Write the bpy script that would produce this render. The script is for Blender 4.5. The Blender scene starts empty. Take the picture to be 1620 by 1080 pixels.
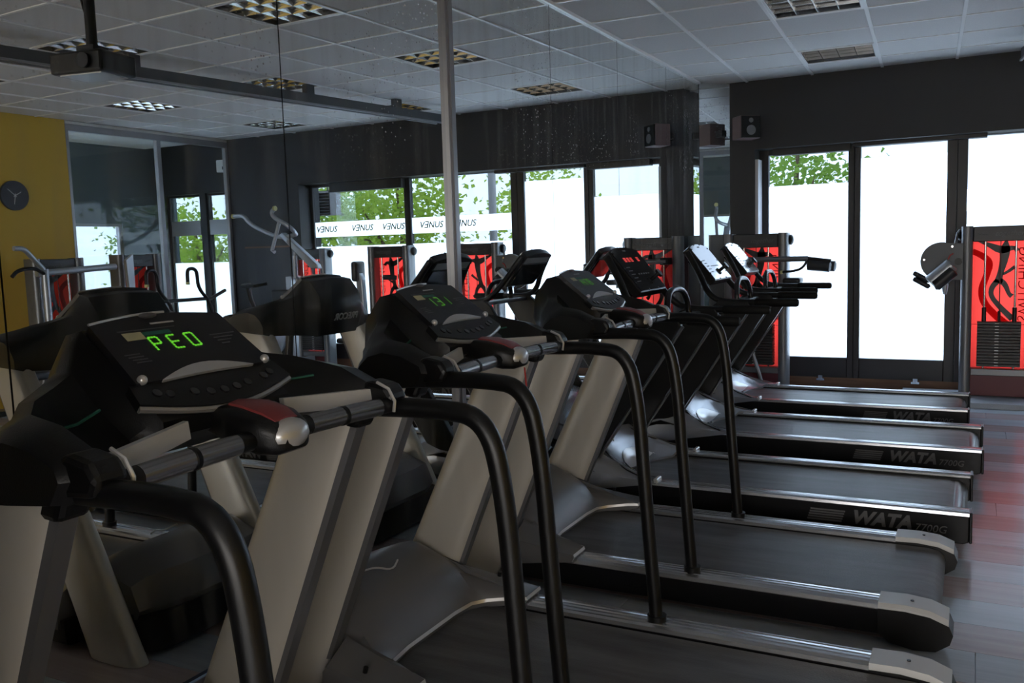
import bpy, math, random
from mathutils import Matrix, Vector
random.seed(7)
R = math.radians
S = bpy.context.scene
COL = S.collection

# ------------------------------------------------------------------ camera, world, exposure
H = 2.98                                   # ceiling height
cam = bpy.data.cameras.new('camera'); camo = bpy.data.objects.new('camera', cam); COL.objects.link(camo)
RX = (0.88670, 0.46131, -0.03082); DN = (0.02167, -0.10805, -0.99391); FW = (-0.46183, 0.88063, -0.10580)
camo.matrix_world = Matrix(((RX[0], -DN[0], -FW[0], 2.389), (RX[1], -DN[1], -FW[1], 0.0), (RX[2], -DN[2], -FW[2], 1.474), (0, 0, 0, 1)))
cam.sensor_width = 36.0; cam.lens = 1405.2 / 1620 * 36; cam.clip_start = .02; cam.clip_end = 200
S.camera = camo
W = bpy.data.worlds.new('sky'); S.world = W; W.use_nodes = True
bg = W.node_tree.nodes['Background']; bg.inputs[0].default_value = (0.59, 0.76, 1.0, 1); bg.inputs[1].default_value = 10.2
vs = S.view_settings
vs.view_transform = 'Standard'; vs.look = 'None'; vs.exposure = 0.0; vs.gamma = 1.0; vs.use_curve_mapping = False
try:
    S.cycles.use_denoising = True
    S.cycles.max_bounces = 9; S.cycles.diffuse_bounces = 4; S.cycles.glossy_bounces = 6
    S.cycles.transmission_bounces = 8; S.cycles.transparent_max_bounces = 12
    S.cycles.sample_clamp_indirect = 6.0; S.cycles.blur_glossy = 0.6
except Exception:
    pass
GT = 0.182      # transmission of the tinted shopfront glass

# ------------------------------------------------------------------ materials
MATS = {}
def mat(name, color=(.5, .5, .5), rough=.5, metal=0., spec=.5, emit=None, estr=1., bump=None, noise=None, coat=0.):
    m = bpy.data.materials.new(name); m.use_nodes = True
    n = m.node_tree.nodes; l = m.node_tree.links; b = n['Principled BSDF']
    b.inputs['Base Color'].default_value = (*color, 1); b.inputs['Roughness'].default_value = rough
    b.inputs['Metallic'].default_value = metal; b.inputs['Specular IOR Level'].default_value = spec
    b.inputs['Coat Weight'].default_value = coat; b.inputs['Coat Roughness'].default_value = .08
    if emit:
        b.inputs['Emission Color'].default_value = (*emit, 1); b.inputs['Emission Strength'].default_value = estr
    if noise or bump:
        tc = n.new('ShaderNodeTexCoord')
    if noise:      # (scale, amount, stretch)
        mp = n.new('ShaderNodeMapping'); mp.inputs['Scale'].default_value = noise[2] if len(noise) > 2 else (1, 1, 1)
        nz = n.new('ShaderNodeTexNoise'); nz.inputs['Scale'].default_value = noise[0]; nz.inputs['Detail'].default_value = 4
        rp = n.new('ShaderNodeValToRGB'); a = noise[1]
        rp.color_ramp.elements[0].position = .3; rp.color_ramp.elements[1].position = .7
        rp.color_ramp.elements[0].color = (*[c * (1 - a) for c in color], 1)
        rp.color_ramp.elements[1].color = (*[min(1, c * (1 + a)) for c in color], 1)
        l.new(tc.outputs['Object'], mp.inputs[0]); l.new(mp.outputs[0], nz.inputs['Vector'])
        l.new(nz.outputs[0], rp.inputs[0]); l.new(rp.outputs[0], b.inputs['Base Color'])
    if bump:
        nb = n.new('ShaderNodeTexNoise'); nb.inputs['Scale'].default_value = bump[0]; nb.inputs['Detail'].default_value = 3
        bp = n.new('ShaderNodeBump'); bp.inputs['Strength'].default_value = bump[1]; bp.inputs['Distance'].default_value = .01
        l.new(tc.outputs['Object'], nb.inputs['Vector']); l.new(nb.outputs[0], bp.inputs['Height']); l.new(bp.outputs[0], b.inputs['Normal'])
    MATS[name] = m
    return m

mat('black_plastic', (.0045, .0045, .005), .36, spec=.4, bump=(350, .08))
mat('black_gloss', (.010, .010, .012), .13, coat=.5)
mat('black_rubber', (.004, .004, .0045), .36, spec=.4)
mat('foam_grip', (.005, .005, .005), .7, spec=.3)
mat('upright_alu', (.60, .57, .52), .38, .25, noise=(9, .05, (1, 1, .15)))
mat('upright_edge', (.17, .17, .18), .4, .5)
mat('hood_grey', (.115, .115, .12), .34, bump=(400, .06))
mat('hood_silver', (.40, .42, .46), .26, .6)
mat('hood_inset', (.80, .81, .83), .2, .35)
mat('rail_silver', (.62, .63, .66), .24, .9, noise=(14, .10, (.25, 6, 1)))
mat('cap_pale', (.50, .50, .50), .45)
mat('tray_silver', (.34, .33, .32), .35, .6)
mat('trim_silver', (.62, .61, .60), .3, .6)
mat('belt', (.10, .10, .103), .45, spec=.22, noise=(5, .35, (.5, 3, 1)), bump=(160, .12))
mat('deck_black', (.004, .004, .005), .35, spec=.35)
mat('print_grey', (.10, .10, .105), .5)
mat('print_pale', (.42, .42, .42), .5)
mat('print_green', (.02, .14, .10), .5)
mat('print_yellow', (.45, .42, .25), .5)
mat('panel_black', (.008, .008, .010), .3, spec=.4)
mat('grip_metal', (.34, .34, .35), .24, .95)
mat('panel_gloss', (.014, .014, .016), .07, coat=1.)
mat('pod_red', (.22, .035, .035), .3)
mat('cord_red', (.42, .03, .03), .5)
mat('led_green', (.02, .1, .01), .4, emit=(.2, .9, .04), estr=.6)
mat('led_green_dim', (.02, .06, .01), .4, emit=(.2, .9, .04), estr=.26)
mat('led_red', (.1, .01, .01), .4, emit=(1., .05, .04), estr=.5)
mat('wall_dark', (.020, .021, .023), .55, bump=(60, .1))
mat('wall_slate', (.10, .13, .15), .6)
mat('wall_yellow', (.62, .40, .045), .6, bump=(50, .06))
mat('ceiling_tile', (.70, .695, .69), .85, noise=(90, .04), bump=(220, .25))
mat('ceiling_bar', (.92, .92, .92), .35)
mat('louver', (.75, .76, .76), .2, .95)
mat('lamp_tube', (.35, .35, .34), .3)
mat('reflector', (.12, .12, .12), .3, .6)
mat('frame_black', (.012, .012, .014), .4)
mat('frame_alu', (.36, .36, .38), .38, .6)
mat('jamb_white', (.62, .63, .66), .5)
mat('tower_grey', (.17, .175, .185), .38, .5)
mat('tower_header', (.016, .017, .02), .4)
mat('tower_base', (.10, .012, .02), .5)
mat('plate_black', (.013, .013, .014), .45)
mat('chrome', (.62, .63, .65), .14, 1.)
mat('chrome_dark', (.05, .05, .055), .25, .8)
mat('pad_black', (.015, .015, .017), .42)
mat('pad_blue', (.05, .10, .22), .45)
mat('machine_silver', (.42, .44, .47), .35, .55)
mat('cam_plate', (.10, .105, .11), .45, .3)
mat('mat_grey', (.44, .48, .54), .6, bump=(120, .6))
mat('wood_board', (.17, .085, .04), .5, noise=(6, .25, (.4, 8, 8)))
mat('white_plastic', (.62, .62, .6), .5)
mat('pale_yellow', (.55, .5, .2), .5)
mat('speaker_wood', (.14, .085, .085), .5)
mat('cone_grey', (.16, .16, .17), .5)
mat('clock_face', (.022, .024, .03), .45)
mat('cable_white', (.55, .55, .53), .5)
mat('bark', (.12, .085, .05), .9, noise=(8, .3, (1, 1, .2)))
mat('ground_pale', (.62, .60, .56), .9, noise=(2, .1))
mat('concrete', (.4, .4, .4), .8)
mat('vent_grey', (.22, .22, .23), .6)
mat('film_letter', (.012, .035, .01), .8, spec=.1)

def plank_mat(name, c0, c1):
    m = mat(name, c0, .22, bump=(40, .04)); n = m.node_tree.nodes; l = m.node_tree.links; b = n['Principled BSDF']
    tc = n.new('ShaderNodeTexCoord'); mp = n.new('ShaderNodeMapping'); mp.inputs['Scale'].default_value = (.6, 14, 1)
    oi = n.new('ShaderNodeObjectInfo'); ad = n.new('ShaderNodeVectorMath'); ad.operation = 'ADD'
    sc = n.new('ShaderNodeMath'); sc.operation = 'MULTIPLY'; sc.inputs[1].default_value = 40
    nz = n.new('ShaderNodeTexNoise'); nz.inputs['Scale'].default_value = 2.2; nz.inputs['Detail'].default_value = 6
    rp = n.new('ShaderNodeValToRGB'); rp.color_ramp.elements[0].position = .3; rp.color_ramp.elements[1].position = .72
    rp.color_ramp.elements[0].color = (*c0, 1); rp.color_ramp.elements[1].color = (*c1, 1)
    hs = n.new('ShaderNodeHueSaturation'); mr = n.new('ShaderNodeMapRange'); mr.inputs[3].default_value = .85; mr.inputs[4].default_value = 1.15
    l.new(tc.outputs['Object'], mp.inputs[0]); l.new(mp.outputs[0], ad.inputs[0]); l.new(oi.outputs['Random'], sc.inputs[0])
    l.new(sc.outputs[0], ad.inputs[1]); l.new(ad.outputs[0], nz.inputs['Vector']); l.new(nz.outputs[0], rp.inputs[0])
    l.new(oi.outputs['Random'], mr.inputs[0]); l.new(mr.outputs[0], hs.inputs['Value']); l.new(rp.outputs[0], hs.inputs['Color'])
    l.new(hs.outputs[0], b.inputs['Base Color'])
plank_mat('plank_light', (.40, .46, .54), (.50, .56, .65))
plank_mat('plank_dark', (.38, .32, .34), (.48, .42, .44))

def mirror_mat():
    m = bpy.data.materials.new('mirror'); m.use_nodes = True; n = m.node_tree.nodes; l = m.node_tree.links; n.clear()
    o = n.new('ShaderNodeOutputMaterial'); g = n.new('ShaderNodeBsdfGlossy'); g.inputs['Roughness'].default_value = 0.0
    g.inputs['Color'].default_value = (.86, .885, .88, 1)
    d = n.new('ShaderNodeBsdfDiffuse'); d.inputs[0].default_value = (.75, .76, .78, 1); mx = n.new('ShaderNodeMixShader')
    tc = n.new('ShaderNodeTexCoord')
    # wiping streaks, dust and dried drops
    mp = n.new('ShaderNodeMapping'); mp.inputs['Scale'].default_value = (1, 7, .8)
    st = n.new('ShaderNodeTexNoise'); st.inputs['Scale'].default_value = 1.6; st.inputs['Detail'].default_value = 5
    r1 = n.new('ShaderNodeMapRange'); r1.inputs[1].default_value = .48; r1.inputs[2].default_value = .80; r1.inputs[3].default_value = .006; r1.inputs[4].default_value = .16
    vo = n.new('ShaderNodeTexVoronoi'); vo.inputs['Scale'].default_value = 42
    r2 = n.new('ShaderNodeMapRange'); r2.inputs[1].default_value = .24; r2.inputs[2].default_value = .10; r2.inputs[3].default_value = 0; r2.inputs[4].default_value = .55
    pa = n.new('ShaderNodeTexNoise'); pa.inputs['Scale'].default_value = 1.3; pa.inputs['Detail'].default_value = 3
    r3 = n.new('ShaderNodeMapRange'); r3.inputs[1].default_value = .46; r3.inputs[2].default_value = .62; r3.inputs[3].default_value = 0; r3.inputs[4].default_value = 1
    mu = n.new('ShaderNodeMath'); mu.operation = 'MULTIPLY'; ad = n.new('ShaderNodeMath'); ad.operation = 'ADD'
    l.new(tc.outputs['Object'], mp.inputs[0]); l.new(mp.outputs[0], st.inputs['Vector']); l.new(st.outputs[0], r1.inputs[0])
    l.new(tc.outputs['Object'], vo.inputs['Vector']); l.new(vo.outputs['Distance'], r2.inputs[0])
    l.new(tc.outputs['Object'], pa.inputs['Vector']); l.new(pa.outputs[0], r3.inputs[0])
    sx = n.new('ShaderNodeSeparateXYZ'); r4 = n.new('ShaderNodeMapRange'); r4.inputs[1].default_value = 1.75; r4.inputs[2].default_value = 2.2
    m2 = n.new('ShaderNodeMath'); m2.operation = 'MULTIPLY'          # dried drops sit above arm's reach
    l.new(tc.outputs['Object'], sx.inputs[0]); l.new(sx.outputs['Z'], r4.inputs[0])
    l.new(r2.outputs[0], mu.inputs[0]); l.new(r3.outputs[0], mu.inputs[1]); l.new(mu.outputs[0], m2.inputs[0]); l.new(r4.outputs[0], m2.inputs[1]); l.new(m2.outputs[0], ad.inputs[0]); l.new(r1.outputs[0], ad.inputs[1])
    l.new(ad.outputs[0], mx.inputs[0]); l.new(g.outputs[0], mx.inputs[1]); l.new(d.outputs[0], mx.inputs[2]); l.new(mx.outputs[0], o.inputs[0])
    MATS['mirror'] = m
mirror_mat()
def glass_mat(name, t, refl=.06):
    m = bpy.data.materials.new(name); m.use_nodes = True; n = m.node_tree.nodes; l = m.node_tree.links; n.clear()
    o = n.new('ShaderNodeOutputMaterial'); a = n.new('ShaderNodeBsdfTransparent'); a.inputs[0].default_value = (*t, 1)
    g = n.new('ShaderNodeBsdfGlossy'); g.inputs['Roughness'].default_value = .0; mx = n.new('ShaderNodeMixShader')
    lw = n.new('ShaderNodeLayerWeight'); pw = n.new('ShaderNodeMath'); pw.operation = 'POWER'; pw.inputs[1].default_value = 5
    ma = n.new('ShaderNodeMath'); ma.operation = 'MULTIPLY_ADD'; ma.inputs[1].default_value = .9; ma.inputs[2].default_value = .03
    l.new(lw.outputs['Facing'], pw.inputs[0]); l.new(pw.outputs[0], ma.inputs[0]); l.new(ma.outputs[0], mx.inputs[0]); l.new(a.outputs[0], mx.inputs[1]); l.new(g.outputs[0], mx.inputs[2]); l.new(mx.outputs[0], o.inputs[0])
    MATS[name] = m
g_ = math.sqrt(GT)     # each pane has two faces
glass_mat('glass_tinted', (g_, g_, g_)); glass_mat('glass_clear', (.95, .965, .965)); glass_mat('glass_back', (.98, .98, .98)); glass_mat('glass_warm_fill', (1., .86, .73))
def film_mat(name, c):
    m = bpy.data.materials.new(name); m.use_nodes = True; n = m.node_tree.nodes; l = m.node_tree.links; n.clear()
    o = n.new('ShaderNodeOutputMaterial'); t = n.new('ShaderNodeBsdfTranslucent'); t.inputs[0].default_value = (*c, 1)
    l.new(t.outputs[0], o.inputs[0]); MATS[name] = m
film_mat('frosted_film', (.58, .58, .58))
def banner_mat():
    m = bpy.data.materials.new('banner_red'); m.use_nodes = True; n = m.node_tree.nodes; l = m.node_tree.links; n.clear()
    o = n.new('ShaderNodeOutputMaterial'); t = n.new('ShaderNodeBsdfTranslucent'); t.inputs[0].default_value = (.95, .055, .04, 1)
    d = n.new('ShaderNodeBsdfDiffuse'); d.inputs[0].default_value = (.62, .02, .018, 1); mx = n.new('ShaderNodeMixShader'); mx.inputs[0].default_value = .12
    l.new(t.outputs[0], mx.inputs[1]); l.new(d.outputs[0], mx.inputs[2]); l.new(mx.outputs[0], o.inputs[0]); MATS['banner_red'] = m
    m2 = m.copy(); m2.name = 'banner_dark_red'; MATS['banner_dark_red'] = m2
    for nd in m2.node_tree.nodes:
        if nd.type in ('BSDF_TRANSLUCENT', 'BSDF_DIFFUSE'): nd.inputs[0].default_value = (.30, .02, .025, 1)
banner_mat()
def leaf_mat(name, c):
    m = bpy.data.materials.new(name); m.use_nodes = True; n = m.node_tree.nodes; l = m.node_tree.links; n.clear()
    o = n.new('ShaderNodeOutputMaterial'); t = n.new('ShaderNodeBsdfTranslucent'); d = n.new('ShaderNodeBsdfDiffuse'); mx = n.new('ShaderNodeMixShader')
    mx.inputs[0].default_value = .5; t.inputs[0].default_value = (c[0] * 1.2, min(1, c[1] * 1.25), c[2] * .8, 1); d.inputs[0].default_value = (*c, 1)
    l.new(t.outputs[0], mx.inputs[1]); l.new(d.outputs[0], mx.inputs[2]); l.new(mx.outputs[0], o.inputs[0]); MATS[name] = m
leaf_mat('leaf', (.34, .46, .10)); leaf_mat('leaf_dark', (.20, .32, .08))

# ------------------------------------------------------------------ mesh helpers
OFF = [0., 0., 0.]
class MB:
    def __init__(s): s.v = []; s.f = []
    def add(s, vs, fs):
        k = len(s.v); s.v += [tuple(p) for p in vs]; s.f += [tuple(i + k for i in f) for f in fs]; return s
    def box(s, x0, x1, y0, y1, z0, z1):
        return s.add([(x0, y0, z0), (x1, y0, z0), (x1, y1, z0), (x0, y1, z0), (x0, y0, z1), (x1, y0, z1), (x1, y1, z1), (x0, y1, z1)],
                     [(0, 3, 2, 1), (4, 5, 6, 7), (0, 1, 5, 4), (1, 2, 6, 5), (2, 3, 7, 6), (3, 0, 4, 7)])
    def prism(s, poly, a0, a1, axis='y'):
        def P(p, a):
            return (p[0], a, p[1]) if axis == 'y' else ((a, p[0], p[1]) if axis == 'x' else (p[0], p[1], a))
        n = len(poly)
        return s.add([P(p, a0) for p in poly] + [P(p, a1) for p in poly],
                     [tuple(range(n))[::-1], tuple(range(n, 2 * n))] + [(i, (i + 1) % n, n + (i + 1) % n, n + i) for i in range(n)])
    def loft(s, secs, cap=True, closed=True):
        n = len(secs[0]); k = len(s.v); fs = []
        for i in range(len(secs) - 1):
            for j in range(n if closed else n - 1):
                a, b = i * n + j, i * n + (j + 1) % n
                fs.append((a, b, b + n, a + n))
        if cap and closed:
            fs.append(tuple(range(n))[::-1]); fs.append(tuple(range((len(secs) - 1) * n, len(secs) * n)))
        return s.add([p for q in secs for p in q], fs)
    def tube(s, path, r, n=12, cap=True):
        pts = [Vector(p) for p in path]; secs = []; up = None
        for i, p in enumerate(pts):
            t = (pts[min(i + 1, len(pts) - 1)] - pts[max(i - 1, 0)]).normalized()
            if up is None:
                up = Vector((0, 0, 1)) if abs(t.z) < .9 else Vector((1, 0, 0))
            a = (up - t * up.dot(t)).normalized(); up = a; b = t.cross(a)
            rr = r[i] if isinstance(r, (list, tuple)) else r
            secs.append([tuple(p + a * (rr * math.cos(2 * math.pi * j / n)) + b * (rr * math.sin(2 * math.pi * j / n))) for j in range(n)])
        return s.loft(secs, cap)
    def ell(s, c, r, nu=16, nv=10):
        vs = []; fs = []
        for i in range(nv + 1):
            th = math.pi * i / nv
            for j in range(nu):
                ph = 2 * math.pi * j / nu
                vs.append((c[0] + r[0] * math.sin(th) * math.cos(ph), c[1] + r[1] * math.sin(th) * math.sin(ph), c[2] + r[2] * math.cos(th)))
        for i in range(nv):
            for j in range(nu):
                a, b = i * nu + j, i * nu + (j + 1) % nu
                fs.append((a, a + nu, b + nu, b))
        return s.add(vs, fs)
    def cyl(s, p0, p1, r, n=16): return s.tube([p0, p1], r, n)
    def xf(s, M):
        s.v = [tuple(M @ Vector(p)) for p in s.v]; return s
    def build(s, name, m, parent=None, smooth=40, bevel=0., loc=None, seg=2):
        me = bpy.data.meshes.new(name)
        me.from_pydata([(p[0] + OFF[0], p[1] + OFF[1], p[2] + OFF[2]) for p in s.v], [], s.f)
        me.materials.append(MATS[m]); me.update()
        import bmesh
        bm = bmesh.new(); bm.from_mesh(me)
        if bevel:
            ed = [e for e in bm.edges if len(e.link_faces) == 2 and e.calc_face_angle(0) > R(35)]
            bmesh.ops.bevel(bm, geom=ed, offset=bevel, segments=seg, profile=.5, affect='EDGES', clamp_overlap=True)
        bmesh.ops.recalc_face_normals(bm, faces=bm.faces); bm.to_mesh(me); bm.free()
        if smooth:
            me.polygons.foreach_set('use_smooth', [True] * len(me.polygons)); me.set_sharp_from_angle(angle=R(smooth))
        o = bpy.data.objects.new(name, me); COL.objects.link(o)
        if loc: o.location = loc
        if parent: o.parent = parent
        return o

def smooth_path(pts, it=2):
    pts = [Vector(p) for p in pts]
    for _ in range(it):
        q = [pts[0]]
        for a, b in zip(pts, pts[1:]):
            q += [a * .75 + b * .25, a * .25 + b * .75]
        pts = q + [pts[-1]]
    return pts
def rrect(cx, cy, w, h, r, n=4):
    out = []
    for sx, sy, a0 in ((1, 1, 0), (-1, 1, 90), (-1, -1, 180), (1, -1, 270)):
        for i in range(n + 1):
            a = R(a0 + 90 * i / n)
            out.append((cx + sx * (w / 2 - r) + r * math.cos(a), cy + sy * (h / 2 - r) + r * math.sin(a)))
    return out
def tag(o, label=None, cat=None, group=None, kind=None):
    if label: o['label'] = label
    if cat: o['category'] = cat
    if group: o['group'] = group
    if kind: o['kind'] = kind
    return o
def empty(name, loc=(0, 0, 0), rz=0., label=None, cat=None, group=None, kind=None):
    o = bpy.data.objects.new(name, None); COL.objects.link(o); o.location = loc; o.rotation_euler = (0, 0, rz)
    o.empty_display_size = .1
    return tag(o, label, cat, group, kind)
def copy_tree(o, parent=None):
    c = o.copy(); COL.objects.link(c); c.parent = parent
    for ch in list(o.children): copy_tree(ch, c)
    return c
def text_mb(body, size, M, depth=.0015, shear=0., bold=0.):
    cu = bpy.data.curves.new('t', 'FONT'); cu.body = body; cu.size = size; cu.extrude = depth; cu.shear = shear; cu.offset = bold
    cu.align_x = 'CENTER'; cu.align_y = 'CENTER'; cu.resolution_u = 3
    ob = bpy.data.objects.new('t', cu); COL.objects.link(ob)
    dg = bpy.context.evaluated_depsgraph_get(); me = bpy.data.meshes.new_from_object(ob.evaluated_get(dg))
    mb = MB(); mb.v = [tuple(M @ v.co) for v in me.vertices]; mb.f = [tuple(p.vertices) for p in me.polygons]
    bpy.data.objects.remove(ob); bpy.data.curves.remove(cu); bpy.data.meshes.remove(me)
    return mb
def basis(o, x, y, z):
    return Matrix(((x[0], y[0], z[0], o[0]), (x[1], y[1], z[1], o[1]), (x[2], y[2], z[2], o[2]), (0, 0, 0, 1)))

# ------------------------------------------------------------------ room shell
WY, WW, XR, YB, XF = 8.812, 9.057, 6.35, -3.5, 7.9
def st(name, mb, m, **k): return tag(mb.build(name, m, smooth=0, **k), kind='structure')
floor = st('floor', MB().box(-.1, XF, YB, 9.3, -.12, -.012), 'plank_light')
def clip(poly, x0, x1, y0, y1):
    for ax, lim, sg in ((0, x0, 1), (0, x1, -1), (1, y0, 1), (1, y1, -1)):
        out = []
        for i in range(len(poly)):
            a, b = poly[i - 1], poly[i]
            da, db = sg * (a[ax] - lim), sg * (b[ax] - lim)
            if (da >= 0) != (db >= 0):
                t = da / (da - db); out.append((a[0] + t * (b[0] - a[0]), a[1] + t * (b[1] - a[1])))
            if db >= 0: out.append(b)
        poly = out
        if not poly: return []
    return poly
def area(p): return abs(sum(p[i - 1][0] * p[i][1] - p[i][0] * p[i - 1][1] for i in range(len(p)))) / 2
# laminate boards
PW, PL = .25, 1.285
proto = {}
row = 0; y = -.35
while y < 9.05:
    y1 = min(y + PW, 9.05); x = -(row * .47 % PL)
    while x < XR:
        a, b = max(x, 0.002), min(x + PL, XR - .002)
        if b - a > .05:
            key = (round(b - a, 3), round(y1 - y, 3))
            if key not in proto:
                w, d = (b - a) / 2 - .0012, (y1 - y) / 2 - .0012
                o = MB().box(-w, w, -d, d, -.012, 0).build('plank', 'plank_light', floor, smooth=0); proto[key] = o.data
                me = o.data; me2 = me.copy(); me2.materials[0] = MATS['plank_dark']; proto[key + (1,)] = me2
            else:
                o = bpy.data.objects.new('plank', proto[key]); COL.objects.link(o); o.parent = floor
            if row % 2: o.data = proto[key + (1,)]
            o.location = ((a + b) / 2, (y + y1) / 2, 0)
        x += PL
    y += PW; row += 1

# suspended ceiling, its grid slightly turned against the mirror
ceil = st('ceiling', MB().box(-.1, XF, YB, 9.3, H + .03, H + .12), 'concrete')
G, GA, GB = .044, .787, 5.23
gc, gs = math.cos(G), math.sin(G)
def gp(i, k, dx=0, dy=0):
    x = GA + .6 * (i - 1) + dx; yy = GB + .6 * k + dy
    return (x * gc - yy * gs, x * gs + yy * gc)
LIGHTS = [(i, k) for i in (2, 5, 8) for k in (4, 1, -2, -5)]
tile_me = None
for i in range(-2, 12):
    for k in range(-16, 8):
        if (i, k) in LIGHTS: continue
        poly = [gp(i, k, .011, .011), gp(i, k, .589, .011), gp(i, k, .589, .589), gp(i, k, .011, .589)]
        cp = clip(poly, .004, XR - .004, YB + .02, WY - .004)
        if len(cp) < 3 or area(cp) < .004: continue
        if area(cp) > .3339:
            if tile_me is None:
                o = MB().box(-.289, .289, -.289, .289, 0, .015).build('ceiling_tile', 'ceiling_tile', ceil, smooth=0); tile_me = o.data
            else:
                o = bpy.data.objects.new('ceiling_tile', tile_me); COL.objects.link(o); o.parent = ceil
            c = gp(i, k, .3, .3); o.location = (c[0], c[1], H); o.rotation_euler = (0, 0, G)
        else:
            MB().prism(cp, H, H + .015, 'z').build('ceiling_tile', 'ceiling_tile', ceil, smooth=0)
for i in range(-2, 13):
    cp = clip([gp(i, -18, -.012), gp(i, -18, .012), gp(i, 9, .012), gp(i, 9, -.012)], .002, XR - .002, YB + .02, WY - .002)
    if len(cp) >= 3: MB().prism(cp, H - .009, H + .012, 'z').build('ceiling_bar', 'ceiling_bar', ceil, smooth=0)
for k in range(-16, 9):
    cp = clip([gp(-3, k, 0, -.010), gp(13, k, 0, -.010), gp(13, k, 0, .010), gp(-3, k, 0, .010)], .002, XR - .002, YB + .02, WY - .002)
    if len(cp) >= 3: MB().prism(cp, H - .006, H + .012, 'z').build('ceiling_bar', 'ceiling_bar', ceil, smooth=0)
MB().box(0.001, .02, YB, 8.55, H - .02, H).build('edge_trim', 'ceiling_bar', ceil, smooth=0)
o = MB().box(XR + .06, XF, 5.2, WY, H, H + .02).build('ceiling_tile', 'ceiling_tile', ceil, smooth=0)

# mirror wall
wl = st('wall_left', MB().box(-.16, -.012, YB, 9.3, 0, H + .1), 'wall_dark')
for a, b in ((-3.5, .35), (.35, 1.53), (1.53, 2.709), (2.709, 3.94), (3.94, 5.181), (5.181, 6.362), (6.362, 7.53), (7.53, 8.55)):
    MB().box(-.010, 0, a + .003, b - .003, .02, H - .002).build('mirror_panel', 'mirror', wl, smooth=0)
MB().box(0.0, .022, 3.905, 3.975, 0.0, H - .01).box(.022, .03, 3.925, 3.955, 0.0, H - .01).build('mirror_post', 'frame_alu', wl, smooth=0)
dm = empty('wall_corner', (0, 8.548, 0), kind='structure')
L = math.hypot(.231, .264); dm.rotation_euler = (0, 0, math.atan2(.264, .231))
MB().box(0.004, L, .0, .012, .02, H - .004).build('mirror_panel', 'mirror', dm, smooth=0)
MB().box(0.004, L, .013, .03, .0, H - .004).build('backing_board', 'wall_dark', dm, smooth=0)

# window wall: beam, piers, low wall beyond the partition
ZT = 2.335
fw = MB().box(0, 6.41, WY, 9.2, ZT, H + .1).box(0, .47, WY, 9.2, 0, ZT).box(5.2, 6.41, WY, 9.2, 0, ZT).box(7.01, 7.12, 9.0, 9.12, 0, ZT).box(7.76, XF, 9.0, 9.12, 0, ZT).box(6.41, XF, 9.0, 9.2, ZT, H + .1)
wf = st('wall_front', fw, 'wall_dark')
trim = st('trim_1', MB().box(.471, 5.199, 9.02, 9.12, 0.0, .115), 'wood_board')
def window(n, x0, x1, z0, z1, fr, frost, film=None, yy=WW, blind=None):
    a, b, c, d = fr                          # frame widths left, right, bottom, top
    o = empty('window_%d' % n, ((x0 + x1) / 2, yy, z0), kind='structure')
    ox, oz = (x0 + x1) / 2, z0
    def bx(X0, X1, Z0, Z1, name, m, y0=-.035, y1=.035, bev=.004):
        return MB().box(X0 - ox, X1 - ox, y0, y1, Z0 - oz, Z1 - oz).build(name, m, o, smooth=0, bevel=bev, seg=1)
    bx(x0 - a, x0, z0 - c, z1 + d, 'frame_stile', 'frame_black'); bx(x1, x1 + b, z0 - c, z1 + d, 'frame_stile', 'frame_black')
    bx(x0, x1, z0 - c, z0, 'frame_rail', 'frame_black'); bx(x0, x1, z1, z1 + d, 'frame_rail', 'frame_black')
    if n >= 20: bx(x0, x1, z0, z1, 'glass_pane', 'glass_warm_fill', -.003, .003, 0)  # warm tint put in the added rear panes to warm their light
    else:
        cuts = [(z0, frost, 0), (frost, z1, 1)] if not film else [(z0, frost, 0), (frost, film[0], 1), (film[0], film[1], 0), (film[1], z1, 1)]
        for c0, c1, tint in cuts: bx(x0, x1, c0, c1, 'glass_pane', 'glass_tinted' if tint else 'glass_back', -.003, .003, 0)
    def sheet(X0, X1, Z0, Z1, name):
        MB().add([(X0 - ox, -.006, Z0 - oz), (X1 - ox, -.006, Z0 - oz), (X1 - ox, -.006, Z1 - oz), (X0 - ox, -.006, Z1 - oz)], [(0, 1, 2, 3)]).build(name, 'frosted_film', o, smooth=0)
    if frost: sheet(x0 + .002, x1 - .002, z0 + .002, frost, 'frosted_film')
    if film: sheet(x0 + .002, x1 - .002, film[0], film[1], 'film_band')
    if blind: bx(blind[0], blind[1], blind[2], blind[3], 'blind_box', 'frame_black', -.14, -.036)
    return o
w1 = window(1, .558, 1.297, .31, 2.285, (.087, .055, .20, .05), 1.985, blind=(.62, 1.33, 2.27, 2.335))
w2 = window(2, 1.406, 2.135, .31, 2.305, (.053, .085, .20, .03), 2.2, blind=(1.35, 2.45, 2.30, 2.335))
w3 = window(3, 2.302, 3.67, .31, ZT, (.081, .042, .20, .03), 1.55, (1.67, 1.86))
w4 = window(4, 3.755, 5.16, .31, 2.30, (.042, .038, .20, .035), 1.55, (1.67, 1.86), blind=(3.72, 4.80, 2.22, 2.333))
w5 = window(5, 6.44, 6.98, .4, 2.30, (.03, .03, .3, .03), 1.39)
w6 = window(6, 7.15, 7.73, .4, 2.30, (.03, .03, .3, .03), 1.39)
for w in (w5, w6):
    MB().box(-.28, .28, -.034, .034, 1.37, 1.57).build('frame_rail', 'frame_alu', w, smooth=0)
for w in (w1, w2):                          # door stops at the threshold
    MB().box(.1, .17, -.09, -.045, -.22, -.2).box(.115, .155, -.085, -.06, -.2, -.17).build('door_stop', 'chrome', w, smooth=0)
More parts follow.
